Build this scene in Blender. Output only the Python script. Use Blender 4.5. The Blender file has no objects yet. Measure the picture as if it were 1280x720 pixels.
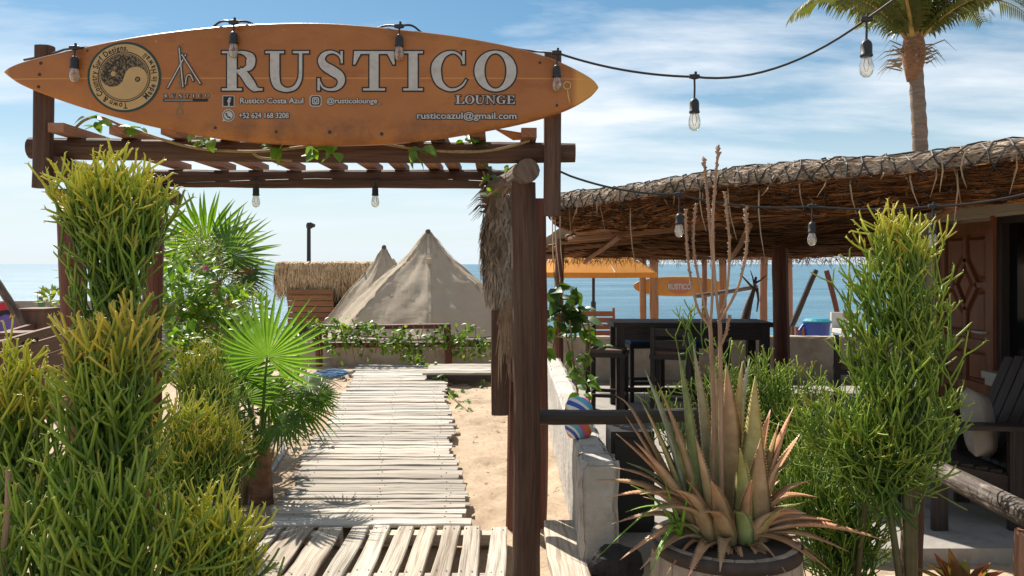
import bpy, math, random
from mathutils import Vector, Matrix, Quaternion, noise as mnoise

# ------------------------------------------------------------------ camera, sky, sun, exposure
scene = bpy.context.scene
col = scene.collection
F = 1000.0          # focal length in photo pixels (1280 wide)
CZ = 1.60           # eye height
cam_d = bpy.data.cameras.new('camera')
cam_d.sensor_width = 36.0
cam_d.lens = F / 1280 * 36
cam_d.shift_y = -30 / 1280
cam_d.clip_start = 0.05
cam_d.clip_end = 20000
cam = bpy.data.objects.new('camera', cam_d)
cam.location = (0, 0, CZ)
cam.rotation_euler = (math.radians(90), 0, 0)
col.objects.link(cam)
scene.camera = cam

SUN_EL = math.radians(46)
SUN_AZ = math.radians(-31)       # measured from +Y (straight ahead) towards +X
sun_vec = Vector((math.sin(SUN_AZ) * math.cos(SUN_EL), math.cos(SUN_AZ) * math.cos(SUN_EL), math.sin(SUN_EL)))
sun_d = bpy.data.lights.new('sun', 'SUN')
sun_d.energy = 5.0
sun_d.angle = math.radians(0.53)
sun_d.color = (1.0, 0.94, 0.84)
sun = bpy.data.objects.new('sun', sun_d)
sun.rotation_mode = 'QUATERNION'
sun.rotation_quaternion = sun_vec.to_track_quat('Z', 'Y')
col.objects.link(sun)

world = bpy.data.worlds.new('World')
scene.world = world
world.use_nodes = True
wn = world.node_tree; wn.nodes.clear()
def N(nt, typ, **kw):
    n = nt.nodes.new(typ)
    for k, v in kw.items():
        if k.startswith('i_'):
            n.inputs[k[2:].replace('_', ' ')].default_value = v
        else:
            setattr(n, k, v)
    return n
sky = N(wn, 'ShaderNodeTexSky')
sky.sky_type = 'NISHITA'; sky.sun_disc = False
sky.sun_elevation = SUN_EL; sky.sun_rotation = SUN_AZ
sky.altitude = 0; sky.air_density = 1.0; sky.dust_density = 0.25; sky.ozone_density = 1.6
tc = N(wn, 'ShaderNodeTexCoord')
sep = N(wn, 'ShaderNodeSeparateXYZ'); wn.links.new(tc.outputs['Generated'], sep.inputs[0])
zadd = N(wn, 'ShaderNodeMath', operation='ADD'); wn.links.new(sep.outputs['Z'], zadd.inputs[0]); zadd.inputs[1].default_value = 0.16
zmax = N(wn, 'ShaderNodeMath', operation='MAXIMUM'); wn.links.new(zadd.outputs[0], zmax.inputs[0]); zmax.inputs[1].default_value = 0.04
dx = N(wn, 'ShaderNodeMath', operation='DIVIDE'); wn.links.new(sep.outputs['X'], dx.inputs[0]); wn.links.new(zmax.outputs[0], dx.inputs[1])
dy = N(wn, 'ShaderNodeMath', operation='DIVIDE'); wn.links.new(sep.outputs['Y'], dy.inputs[0]); wn.links.new(zmax.outputs[0], dy.inputs[1])
cmb = N(wn, 'ShaderNodeCombineXYZ'); wn.links.new(dx.outputs[0], cmb.inputs[0]); wn.links.new(dy.outputs[0], cmb.inputs[1])
mp = N(wn, 'ShaderNodeMapping'); wn.links.new(cmb.outputs[0], mp.inputs[0])
mp.inputs['Location'].default_value = (5.3, 0.6, 0.0)
mp.inputs['Rotation'].default_value = (0, 0, math.radians(14))
mp.inputs['Scale'].default_value = (0.5, 1.25, 1.0)
cn = N(wn, 'ShaderNodeTexNoise'); wn.links.new(mp.outputs[0], cn.inputs['Vector'])
cn.inputs['Scale'].default_value = 1.25; cn.inputs['Detail'].default_value = 9; cn.inputs['Roughness'].default_value = 0.58
cn.inputs['Distortion'].default_value = 0.25
cr = N(wn, 'ShaderNodeValToRGB'); wn.links.new(cn.outputs['Fac'], cr.inputs[0])
cr.color_ramp.elements[0].position = 0.42; cr.color_ramp.elements[0].color = (0.05, 0.05, 0.05, 1)
cr.color_ramp.elements[1].position = 0.66; cr.color_ramp.elements[1].color = (0.92, 0.92, 0.92, 1)
mix = N(wn, 'ShaderNodeMixRGB'); wn.links.new(cr.outputs[0], mix.inputs[0]); shs = N(wn, 'ShaderNodeHueSaturation'); shs.inputs['Saturation'].default_value = 1.32; shs.inputs['Hue'].default_value = 0.487; shs.inputs['Value'].default_value = 0.92; wn.links.new(sky.outputs[0], shs.inputs['Color']); wn.links.new(shs.outputs[0], mix.inputs[1])
mix.inputs[2].default_value = (10.3, 10.6, 10.9, 1)
# thin marine haze low over the horizon, the same all round
hzm = N(wn, 'ShaderNodeMapRange', interpolation_type='SMOOTHSTEP'); wn.links.new(sep.outputs['Z'], hzm.inputs[0])
hzm.inputs[1].default_value = -0.02; hzm.inputs[2].default_value = 0.26; hzm.inputs[3].default_value = 0.88; hzm.inputs[4].default_value = 0.0
mixh = N(wn, 'ShaderNodeMixRGB'); wn.links.new(hzm.outputs[0], mixh.inputs[0]); wn.links.new(mix.outputs[0], mixh.inputs[1])
mixh.inputs[2].default_value = (7.7, 8.9, 9.7, 1)
bg = N(wn, 'ShaderNodeBackground'); wn.links.new(mixh.outputs[0], bg.inputs[0]); bg.inputs[1].default_value = 0.058
wo = N(wn, 'ShaderNodeOutputWorld'); wn.links.new(bg.outputs[0], wo.inputs[0])

vs = scene.view_settings
vs.view_transform = 'Standard'; vs.look = 'None'; vs.gamma = 1.0; vs.exposure = 0.84
vs.use_curve_mapping = False
scene.cycles.max_bounces = 8
scene.cycles.transparent_max_bounces = 16

# ------------------------------------------------------------------ helpers
def P(u, v, d):
    """the point that the photograph shows at pixel (u, v), at distance d"""
    return Vector(((u - 640) * d / F, d, CZ + (330 - v) * d / F))

def lerp(a, b, t): return a + (b - a) * t
def mixc(a, b, t): return tuple(a[i] + (b[i] - a[i]) * t for i in range(3))

class MB:
    def __init__(s):
        s.v = []; s.f = []; s.uv = []; s.c = []; s.mi = []
        s.cur = (1, 1, 1); s.m = 0
    def vert(s, p, c=None):
        s.v.append((p[0], p[1], p[2])); s.c.append(c or s.cur); return len(s.v) - 1
    def face(s, idx, uv=None):
        s.f.append(tuple(idx)); s.uv.append(uv or [(0, 0)] * len(idx)); s.mi.append(s.m)
    def quad(s, pts, uv=None):
        i = [s.vert(p) for p in pts]
        s.face(i, uv)
    def tube(s, pts, rad, sides=6, caps=True, cols=None, wob=0.0, rnd=random, flat=1.0):
        pts = [Vector(p) for p in pts]; n = len(pts)
        if not hasattr(rad, '__len__'): rad = [rad] * n
        t0 = (pts[1] - pts[0]).normalized()
        ref = Vector((0, 0, 1)) if abs(t0.z) < 0.9 else Vector((1, 0, 0))
        a = t0.cross(ref).normalized()
        rings = []; L = 0; Ls = []
        for i, p in enumerate(pts):
            if i: L += (p - pts[i - 1]).length
            Ls.append(L)
            t = (pts[min(i + 1, n - 1)] - pts[max(i - 1, 0)])
            t = t.normalized() if t.length > 1e-9 else t0
            a = (a - t * a.dot(t))
            a = a.normalized() if a.length > 1e-6 else t.orthogonal().normalized()
            b = t.cross(a)
            ring = []
            c = cols[i] if cols else None
            for k in range(sides):
                an = 2 * math.pi * k / sides
                r = rad[i] * (1 + (rnd.uniform(-wob, wob) if wob else 0))
                ring.append(s.vert(p + a * (math.cos(an) * r) + b * (math.sin(an) * r * flat), c))
            rings.append(ring)
        rm = max(rad)
        for i in range(n - 1):
            for k in range(sides):
                k2 = (k + 1) % sides
                u0 = k / sides * 6.28 * rm; u1 = (k + 1) / sides * 6.28 * rm
                s.face((rings[i][k], rings[i][k2], rings[i + 1][k2], rings[i + 1][k]),
                       [(u0, Ls[i]), (u1, Ls[i]), (u1, Ls[i + 1]), (u0, Ls[i + 1])])
        if caps:
            for ring, rev in ((rings[0], True), (rings[-1], False)):
                r2 = list(reversed(ring)) if rev else ring
                s.face(r2, [(0.03 * math.cos(6.28 * k / sides), 0.03 * math.sin(6.28 * k / sides)) for k in range(sides)])
    def box(s, c, size, rot=None, bev=0.0):
        c = Vector(c); h = Vector(size) / 2
        R = rot if rot is not None else Matrix.Identity(3)
        ax = max(range(3), key=lambda i: size[i])
        def q(corners):
            pts = [c + R @ Vector((p[0] * h.x, p[1] * h.y, p[2] * h.z)) for p in corners]
            uv = []
            for p in corners:
                full = (p[0] * h.x, p[1] * h.y, p[2] * h.z)
                o = [i for i in range(3) if i != ax]
                uv.append((full[o[0]] + full[o[1]] * 1.3, full[ax]))
            i = [s.vert(x) for x in pts]; s.face(i, uv)
        q([(-1, -1, -1), (-1, 1, -1), (1, 1, -1), (1, -1, -1)])
        q([(-1, -1, 1), (1, -1, 1), (1, 1, 1), (-1, 1, 1)])
        q([(-1, -1, -1), (1, -1, -1), (1, -1, 1), (-1, -1, 1)])
        q([(1, 1, -1), (-1, 1, -1), (-1, 1, 1), (1, 1, 1)])
        q([(-1, 1, -1), (-1, -1, -1), (-1, -1, 1), (-1, 1, 1)])
        q([(1, -1, -1), (1, 1, -1), (1, 1, 1), (1, -1, 1)])
    def beam(s, p0, p1, w, t, up=(0, 0, 1)):
        """a board from p0 to p1, w wide (across) and t thick (along up)"""
        p0 = Vector(p0); p1 = Vector(p1); d = p1 - p0
        y = d.normalized(); x = y.cross(Vector(up)).normalized(); z = x.cross(y)
        R = Matrix((x, y, z)).transposed()
        s.box((p0 + p1) / 2, (w, d.length, t), R)
    def ribbon(s, pts, w, side, cols=None):
        """flat strip through pts, w = width (or list), side = across direction"""
        side = Vector(side); n = len(pts); L = 0
        if not hasattr(w, '__len__'): w = [w] * n
        prev = None
        for i, p in enumerate(pts):
            p = Vector(p); c = cols[i] if cols else None
            if i: L += (p - Vector(pts[i - 1])).length
            cur = (s.vert(p - side * w[i] / 2, c), s.vert(p + side * w[i] / 2, c), L)
            if prev:
                s.face((prev[0], prev[1], cur[1], cur[0]), [(0, prev[2]), (w[i], prev[2]), (w[i], L), (0, L)])
            prev = cur
    def lathe(s, prof, c=(0, 0, 0), sides=20, axis=None):
        c = Vector(c); R = axis if axis is not None else Matrix.Identity(3)
        rings = []
        for (r, z) in prof:
            rings.append([s.vert(c + R @ Vector((r * math.cos(6.2832 * k / sides), r * math.sin(6.2832 * k / sides), z))) for k in range(sides)])
        for i in range(len(rings) - 1):
            for k in range(sides):
                k2 = (k + 1) % sides
                s.face((rings[i][k], rings[i][k2], rings[i + 1][k2], rings[i + 1][k]),
                       [(k / sides, prof[i][1]), ((k + 1) / sides, prof[i][1]), ((k + 1) / sides, prof[i + 1][1]), (k / sides, prof[i + 1][1])])
        if prof[0][0] > 1e-4: s.face(list(reversed(rings[0])))
        if prof[-1][0] > 1e-4: s.face(rings[-1])
    def grid(s, fn, nu, nv):
        ids = [[s.vert(fn(i / nu, j / nv)) for j in range(nv + 1)] for i in range(nu + 1)]
        for i in range(nu):
            for j in range(nv):
                s.face((ids[i][j], ids[i + 1][j], ids[i + 1][j + 1], ids[i][j + 1]),
                       [(i / nu, j / nv), ((i + 1) / nu, j / nv), ((i + 1) / nu, (j + 1) / nv), (i / nu, (j + 1) / nv)])
        return ids
    def mesh(s, name, mats, smooth=False):
        me = bpy.data.meshes.new(name)
        me.from_pydata(s.v, [], s.f)
        if not isinstance(mats, (list, tuple)): mats = [mats]
        for m in mats: me.materials.append(m)
        if len(mats) > 1: me.polygons.foreach_set('material_index', s.mi)
        ul = me.uv_layers.new(name='UVMap')
        flat = [x for f in s.uv for p in f for x in p]
        ul.data.foreach_set('uv', flat)
        ca = me.color_attributes.new('col', 'FLOAT_COLOR', 'POINT')
        ca.data.foreach_set('color', [x for c in s.c for x in (c[0], c[1], c[2], 1.0)])
        if smooth: me.polygons.foreach_set('use_smooth', [True] * len(me.polygons))
        me.update()
        return me
    def build(s, name, mats, parent=None, smooth=False, loc=None, kind=None):
        return put(name, s.mesh(name, mats, smooth), parent, loc, kind)

def put(name, me, parent=None, loc=None, kind=None, M4=None):
    o = bpy.data.objects.new(name, me)
    col.objects.link(o)
    if parent is not None: o.parent = parent
    if M4 is not None: o.matrix_local = M4
    if loc is not None: o.location = loc
    if kind: o['kind'] = kind
    return o
def tag(o, label, cat, group=None):
    o['label'] = label; o['category'] = cat
    if group: o['group'] = group
    return o
def thing(name, label, cat, loc=(0, 0, 0), group=None, rz=0):
    o = bpy.data.objects.new(name, None); col.objects.link(o)
    o.location = loc; o.rotation_euler = (0, 0, rz); o.empty_display_size = 0.1
    return tag(o, label, cat, group)
def struct(o): o['kind'] = 'structure'; return o

def spline(pts, n, closed=False):
    """Catmull-Rom through pts (tuples of any length)"""
    out = []; m = len(pts)
    segs = m if closed else m - 1
    for i in range(segs):
        g = lambda k: pts[k % m] if closed else pts[max(0, min(m - 1, k))]
        a, b, c, d = g(i - 1), g(i), g(i + 1), g(i + 2)
        for j in range(n):
            t = j / n
            out.append(tuple(0.5 * ((2 * b[k]) + (-a[k] + c[k]) * t + (2 * a[k] - 5 * b[k] + 4 * c[k] - d[k]) * t * t
                                    + (-a[k] + 3 * b[k] - 3 * c[k] + d[k]) * t ** 3) for k in range(len(b))))
    if not closed: out.append(tuple(pts[-1]))
    return out
def interp(tab, x):
    if x <= tab[0][0]: return tab[0][1]
    for (a, b), (c, d) in zip(tab, tab[1:]):
        if x <= c: return b + (d - b) * (x - a) / (c - a)
    return tab[-1][1]

# ------------------------------------------------------------------ materials
def material(name, a, b=None, scale=(3, 3, 3), detail=5, rough=0.7, coord='Object', rand=0.0, bump=0.0, bscale=None,
             transl=0.0, tcol=None, attr=False, dark=None, dscale=40, damt=0.4, spec=0.3, ramp=(0.35, 0.65), coat=0.0, hue=0.0):
    m = bpy.data.materials.new(name); m.use_nodes = True
    nt = m.node_tree; nt.nodes.clear(); L = nt.links.new
    out = N(nt, 'ShaderNodeOutputMaterial')
    bs = N(nt, 'ShaderNodeBsdfPrincipled')
    bs.inputs['Roughness'].default_value = rough
    bs.inputs['Specular IOR Level'].default_value = spec
    if coat: bs.inputs['Coat Weight'].default_value = coat; bs.inputs['Coat Roughness'].default_value = 0.2
    tcn = N(nt, 'ShaderNodeTexCoord')
    oi = N(nt, 'ShaderNodeObjectInfo')
    vec = tcn.outputs['UV' if coord == 'UV' else coord]
    addv = N(nt, 'ShaderNodeVectorMath', operation='ADD'); L(vec, addv.inputs[0])
    mul = N(nt, 'ShaderNodeVectorMath', operation='SCALE'); mul.inputs[0].default_value = (37.1, 17.3, 29.7)
    L(oi.outputs['Random'], mul.inputs['Scale']); L(mul.outputs[0], addv.inputs[1])
    mpp = N(nt, 'ShaderNodeMapping'); L(addv.outputs[0], mpp.inputs[0]); mpp.inputs['Scale'].default_value = scale
    nz = N(nt, 'ShaderNodeTexNoise'); L(mpp.outputs[0], nz.inputs['Vector'])
    nz.inputs['Scale'].default_value = 1; nz.inputs['Detail'].default_value = detail; nz.inputs['Roughness'].default_value = 0.6
    rp = N(nt, 'ShaderNodeValToRGB'); L(nz.outputs['Fac'], rp.inputs[0])
    rp.color_ramp.elements[0].position = ramp[0]; rp.color_ramp.elements[1].position = ramp[1]
    rp.color_ramp.elements[0].color = (*a, 1); rp.color_ramp.elements[1].color = (*(b or a), 1)
    colr = rp.outputs[0]
    if attr:
        at = N(nt, 'ShaderNodeAttribute'); at.attribute_name = 'col'
        mm = N(nt, 'ShaderNodeMixRGB', blend_type='MULTIPLY'); mm.inputs[0].default_value = 1
        L(colr, mm.inputs[1]); L(at.outputs['Color'], mm.inputs[2]); colr = mm.outputs[0]
    if dark is not None:
        n2 = N(nt, 'ShaderNodeTexNoise'); L(addv.outputs[0], n2.inputs['Vector'])
        if isinstance(dscale, tuple):
            mp2 = N(nt, 'ShaderNodeMapping'); L(addv.outputs[0], mp2.inputs[0]); mp2.inputs['Scale'].default_value = dscale
            L(mp2.outputs[0], n2.inputs['Vector']); n2.inputs['Scale'].default_value = 1
        else: n2.inputs['Scale'].default_value = dscale
        n2.inputs['Detail'].default_value = 6; n2.inputs['Roughness'].default_value = 0.65
        r2 = N(nt, 'ShaderNodeValToRGB'); L(n2.outputs['Fac'], r2.inputs[0])
        r2.color_ramp.elements[0].position = 0.50; r2.color_ramp.elements[1].position = 0.68
        r2.color_ramp.elements[0].color = (0, 0, 0, 1); r2.color_ramp.elements[1].color = (damt, damt, damt, 1)
        mm = N(nt, 'ShaderNodeMixRGB'); L(r2.outputs[0], mm.inputs[0]); L(colr, mm.inputs[1]); mm.inputs[2].default_value = (*dark, 1)
        colr = mm.outputs[0]
    if rand or hue:
        hs = N(nt, 'ShaderNodeHueSaturation'); L(colr, hs.inputs['Color'])
        mr = N(nt, 'ShaderNodeMapRange'); L(oi.outputs['Random'], mr.inputs[0]); mr.inputs[3].default_value = 1 - rand; mr.inputs[4].default_value = 1 + rand
        L(mr.outputs[0], hs.inputs['Value'])
        if hue:
            sc2 = N(nt, 'ShaderNodeMath', operation='MULTIPLY'); L(oi.outputs['Random'], sc2.inputs[0]); sc2.inputs[1].default_value = 7.31
            fr = N(nt, 'ShaderNodeMath', operation='FRACT'); L(sc2.outputs[0], fr.inputs[0])
            m3 = N(nt, 'ShaderNodeMapRange'); L(fr.outputs[0], m3.inputs[0]); m3.inputs[3].default_value = 0.5 - hue; m3.inputs[4].default_value = 0.5 + hue
            L(m3.outputs[0], hs.inputs['Hue'])
            m4 = N(nt, 'ShaderNodeMapRange'); L(fr.outputs[0], m4.inputs[0]); m4.inputs[3].default_value = 1.15; m4.inputs[4].default_value = 0.7
            L(m4.outputs[0], hs.inputs['Saturation'])
        colr = hs.outputs[0]
    L(colr, bs.inputs['Base Color'])
    if bump:
        bz = N(nt, 'ShaderNodeTexNoise'); 
        mpb = N(nt, 'ShaderNodeMapping'); L(addv.outputs[0], mpb.inputs[0]); mpb.inputs['Scale'].default_value = bscale or scale
        L(mpb.outputs[0], bz.inputs['Vector']); bz.inputs['Scale'].default_value = 1; bz.inputs['Detail'].default_value = 6
        bp = N(nt, 'ShaderNodeBump'); bp.inputs['Strength'].default_value = min(1, bump); bp.inputs['Distance'].default_value = 0.02 * max(1, bump)
        L(bz.outputs['Fac'], bp.inputs['Height']); L(bp.outputs[0], bs.inputs['Normal'])
    if transl:
        tr = N(nt, 'ShaderNodeBsdfTranslucent')
        if tcol is None: L(colr, tr.inputs[0])
        else:
            mt = N(nt, 'ShaderNodeMixRGB', blend_type='MULTIPLY'); mt.inputs[0].default_value = 1
            L(colr, mt.inputs[1]); mt.inputs[2].default_value = (*tcol, 1); L(mt.outputs[0], tr.inputs[0])
        ms = N(nt, 'ShaderNodeMixShader'); ms.inputs[0].default_value = transl
        L(bs.outputs[0], ms.inputs[1]); L(tr.outputs[0], ms.inputs[2]); L(ms.outputs[0], out.inputs[0])
    else:
        L(bs.outputs[0], out.inputs[0])
    return m

m_post = material('post_wood', (0.075, 0.042, 0.029), (0.12, 0.072, 0.052), scale=(34, 1.6, 1), rough=0.75, coord='UV', bump=0.6, bscale=(70, 3, 1), dark=(0.03, 0.016, 0.012), dscale=(60, 3.2, 1), damt=0.6, rand=0.12, spec=0.2)
m_redpost = material('red_post_wood', (0.10, 0.034, 0.021), (0.16, 0.06, 0.036), scale=(50, 2, 1), rough=0.6, coord='UV', bump=0.5, bscale=(80, 3, 1), dark=(0.05, 0.015, 0.01), dscale=(70, 2, 1), damt=0.7, spec=0.3)
m_slat = material('slat_wood', (0.22, 0.10, 0.06), (0.30, 0.16, 0.10), scale=(40, 2, 1), rough=0.75, coord='UV', bump=0.4, bscale=(80, 3, 1), rand=0.2, spec=0.2)
m_greylog = material('grey_log', (0.20, 0.15, 0.12), (0.10, 0.064, 0.048), scale=(30, 5, 1), rough=0.8, coord='UV', bump=0.8, bscale=(50, 5, 1), dark=(0.05, 0.03, 0.025), dscale=(40, 6, 1), damt=0.7)
m_plank = material('bleached_plank', (0.53, 0.48, 0.41), (0.36, 0.318, 0.265), scale=(60, 2.0, 1), rough=0.8, coord='UV', bump=0.5, bscale=(120, 3, 1), dark=(0.17, 0.13, 0.10), dscale=(45, 1.4, 1), damt=0.75, rand=0.26, hue=0.008, spec=0.15)
m_pallet = material('pallet_plank', (0.52, 0.46, 0.375), (0.35, 0.298, 0.235), scale=(40, 1.6, 1), rough=0.8, coord='UV', bump=0.5, bscale=(110, 3, 1), dark=(0.20, 0.15, 0.11), dscale=(40, 1.6, 1), damt=0.7, rand=0.22, hue=0.01, spec=0.15)
m_nail = material('nail', (0.05, 0.04, 0.035), rough=0.5)
m_white_paint = material('white_wall_paint', (0.50, 0.47, 0.43), (0.38, 0.35, 0.315), scale=(3, 3, 5), rough=0.85, bump=0.5, bscale=(30, 30, 30), dark=(0.22, 0.19, 0.155), dscale=7, damt=0.6)
m_tan_wall = material('tan_plaster', (0.50, 0.43, 0.35), (0.42, 0.355, 0.285), scale=(2, 2, 4), rough=0.9, bump=0.4, bscale=(25, 25, 25), dark=(0.24, 0.18, 0.13), dscale=3, damt=0.6)
m_concrete = material('concrete', (0.34, 0.31, 0.28), (0.25, 0.23, 0.205), scale=(1.5, 1.5, 1.5), rough=0.85, bump=0.25, bscale=(20, 20, 20), dark=(0.16, 0.14, 0.125), dscale=5, damt=0.6)
m_cream = material('cream_plaster', (0.55, 0.47, 0.36), (0.48, 0.41, 0.31), scale=(2, 2, 2), rough=0.8, bump=0.2, bscale=(30, 30, 30))
m_black_wood = material('black_wood', (0.022, 0.016, 0.014), (0.045, 0.032, 0.028), scale=(50, 3, 1), rough=0.5, coord='UV', bump=0.3, bscale=(80, 3, 1), spec=0.35)
m_door = material('door_wood', (0.17, 0.062, 0.026), (0.26, 0.10, 0.042), scale=(5, 5, 1.2), rough=0.45, bump=0.2, bscale=(40, 40, 3), spec=0.4)
m_glass_dark = material('dark_window_glass', (0.006, 0.006, 0.007), rough=0.08, spec=0.5)
m_black_metal = material('black_metal', (0.02, 0.02, 0.022), rough=0.4, spec=0.4)
m_black_rubber = material('black_rubber', (0.022, 0.022, 0.024), rough=0.5, spec=0.4)
m_leaf = material('leaf', (0.075, 0.17, 0.022), (0.13, 0.25, 0.03), scale=(9, 9, 9), rough=0.45, rand=0.25, hue=0.02, transl=0.45, tcol=(1.6, 1.6, 0.7), spec=0.4)
m_leaf_dark = material('dark_leaf', (0.03, 0.075, 0.014), (0.07, 0.14, 0.02), scale=(7, 7, 7), rough=0.38, rand=0.3, hue=0.02, transl=0.35, tcol=(1.7, 1.7, 0.6), spec=0.5)
m_leaf_var = material('attr_leaf', (1, 1, 1), (0.75, 0.75, 0.75), scale=(20, 20, 20), rough=0.45, attr=True, transl=0.42, tcol=(1.5, 1.5, 0.8), spec=0.35)
m_fan = material('fan_palm_leaf', (0.07, 0.17, 0.018), (0.115, 0.235, 0.025), scale=(3, 3, 3), rough=0.45, rand=0.15, hue=0.015, transl=0.5, tcol=(1.6, 1.5, 0.55), spec=0.25, bump=0.0)
m_pencil = material('pencil_stem', (1, 1, 1), (0.72, 0.76, 0.7), scale=(18, 18, 18), rough=0.42, attr=True, spec=0.35, transl=0.12)
m_aloe = material('aloe_leaf', (1, 1, 1), (0.70, 0.68, 0.62), scale=(14, 14, 14), rough=0.42, attr=True, spec=0.35, transl=0.12, dark=(0.20, 0.12, 0.07), dscale=30, damt=0.3, rand=0.1)
m_stalk = material('dry_stalk', (0.38, 0.25, 0.17), (0.27, 0.17, 0.11), scale=(30, 30, 8), rough=0.8, bump=0.4, bscale=(80, 80, 20))
m_vine_stem = material('vine_stem', (0.30, 0.22, 0.09), (0.20, 0.13, 0.06), scale=(20, 20, 20), rough=0.7)
m_thatch = material('thatch', (1, 1, 1), (0.62, 0.58, 0.55), scale=(6, 6, 6), rough=0.85, attr=True, transl=0.12, spec=0.15)
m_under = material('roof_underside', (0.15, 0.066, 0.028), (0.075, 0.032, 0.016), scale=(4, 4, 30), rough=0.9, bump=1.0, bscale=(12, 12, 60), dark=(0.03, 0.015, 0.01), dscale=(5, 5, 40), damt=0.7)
m_pole = material('roof_pole', (0.27, 0.13, 0.062), (0.16, 0.075, 0.038), scale=(40, 2, 1), rough=0.75, coord='UV', bump=0.4, bscale=(60, 3, 1), rand=0.25)
m_net = material('net_wire', (0.03, 0.026, 0.024), rough=0.6)
m_straw = material('dry_fringe', (0.17, 0.105, 0.06), (0.09, 0.052, 0.03), scale=(15, 15, 15), rough=0.9)
m_tent = material('tent_canvas', (0.53, 0.455, 0.36), (0.49, 0.42, 0.33), scale=(1.5, 1.5, 1.5), rough=0.9, transl=0.34, bump=0.6, bscale=(3, 3, 9), spec=0.1, dark=(0.38, 0.32, 0.25), dscale=(1.2, 1.2, 5), damt=0.18)
m_orange_wood = material('orange_wood', (0.27, 0.13, 0.06), (0.18, 0.08, 0.035), scale=(30, 2, 1), rough=0.65, coord='UV', rand=0.2)
m_orange_cloth = material('orange_canopy', (0.62, 0.27, 0.05), (0.55, 0.23, 0.04), scale=(3, 3, 3), rough=0.9, transl=0.3)
m_blue = material('blue_plastic', (0.02, 0.06, 0.35), rough=0.4, spec=0.4)
m_teal = material('teal_print', (0.02, 0.22, 0.30), rough=0.5)
m_rope = material('blue_rope', (0.05, 0.13, 0.27), (0.12, 0.25, 0.38), scale=(30, 30, 30), rough=0.8)
m_hose = material('grey_pipe', (0.34, 0.34, 0.34), rough=0.5)
m_terra = material('terracotta', (0.28, 0.12, 0.07), (0.2, 0.09, 0.055), scale=(9, 9, 9), rough=0.9, bump=0.4)
m_rock = material('dark_rock', (0.018, 0.016, 0.016), (0.04, 0.035, 0.033), scale=(8, 8, 8), rough=0.9, bump=0.8, bscale=(25, 25, 25))
m_pillow = material('pillow_cloth', (0.30, 0.265, 0.225), (0.24, 0.21, 0.175), scale=(10, 10, 10), rough=0.95, dark=(0.28, 0.23, 0.18), dscale=22, damt=0.6)
m_barrel = material('barrel_stave', (0.40, 0.33, 0.25), (0.28, 0.22, 0.17), scale=(14, 14, 2), rough=0.8, bump=0.5, bscale=(30, 30, 4), dark=(0.13, 0.10, 0.08), dscale=(16, 16, 3), damt=0.6, rand=0.12)
m_iron = material('barrel_hoop', (0.035, 0.028, 0.026), (0.06, 0.04, 0.035), scale=(20, 20, 20), rough=0.6)
m_soil = material('soil', (0.06, 0.04, 0.028), (0.10, 0.07, 0.05), scale=(30, 30, 30), rough=0.95, bump=0.8)
m_trunk = material('palm_trunk', (0.24, 0.18, 0.14), (0.15, 0.11, 0.085), scale=(4, 4, 22), rough=0.9, bump=0.9, bscale=(8, 8, 40))
m_coco = material('coconut_frond', (0.055, 0.085, 0.018), (0.11, 0.125, 0.025), scale=(1.5, 1.5, 1.5), rough=0.4, transl=0.32, tcol=(1.5, 1.4, 0.7), rand=0.25, hue=0.02, spec=0.4)
m_yellowbase = material('frond_base', (0.33, 0.25, 0.07), (0.22, 0.14, 0.05), scale=(5, 5, 5), rough=0.6)
m_husk = material('palm_husk', (0.26, 0.14, 0.08), (0.16, 0.08, 0.045), scale=(10, 10, 25), rough=0.95, bump=0.8)
m_board2 = material('small_board', (0.52, 0.25, 0.05), (0.42, 0.18, 0.035), scale=(2, 2, 2), rough=0.4)
m_rustpatch = material('sign_patch', (0.40, 0.15, 0.08), rough=0.5)
m_white_plastic = material('white_plastic', (0.62, 0.61, 0.58), rough=0.5)
m_letter = material('letter_grey', (0.45, 0.44, 0.43), (0.39, 0.375, 0.36), scale=(14, 14, 14), rough=0.5, dark=(0.24, 0.17, 0.12), dscale=45, damt=0.35)
m_black_print = material('black_print', (0.012, 0.012, 0.014), rough=0.45)
m_green_print = material('dark_teal_print', (0.012, 0.045, 0.04), rough=0.45)
m_cream_print = material('cream_print', (0.46, 0.31, 0.14), (0.40, 0.265, 0.115), scale=(8, 8, 8), rough=0.45)
m_speckle = material('speckled_print', (0.02, 0.017, 0.013), (0.22, 0.15, 0.075), scale=(110, 110, 110), rough=0.5, ramp=(0.48, 0.60))
m_tan_print = material('faded_tan_print', (0.20, 0.13, 0.065), rough=0.5)
m_brass = material('brass', (0.50, 0.36, 0.13), rough=0.4)
m_graffiti_p = material('purple_paint', (0.17, 0.11, 0.36), (0.11, 0.07, 0.26), scale=(3, 3, 3), rough=0.7)
m_graffiti_r = material('red_paint', (0.50, 0.03, 0.05), rough=0.7)
m_graffiti_b = material('black_paint', (0.02, 0.02, 0.025), rough=0.7)
m_graffiti_t = material('teal_paint', (0.03, 0.20, 0.19), rough=0.7)
m_graffiti_y = material('yellow_paint', (0.70, 0.35, 0.03), rough=0.7)
m_pink = material('pink_petal', (0.72, 0.22, 0.36), rough=0.6, transl=0.3)

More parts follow.
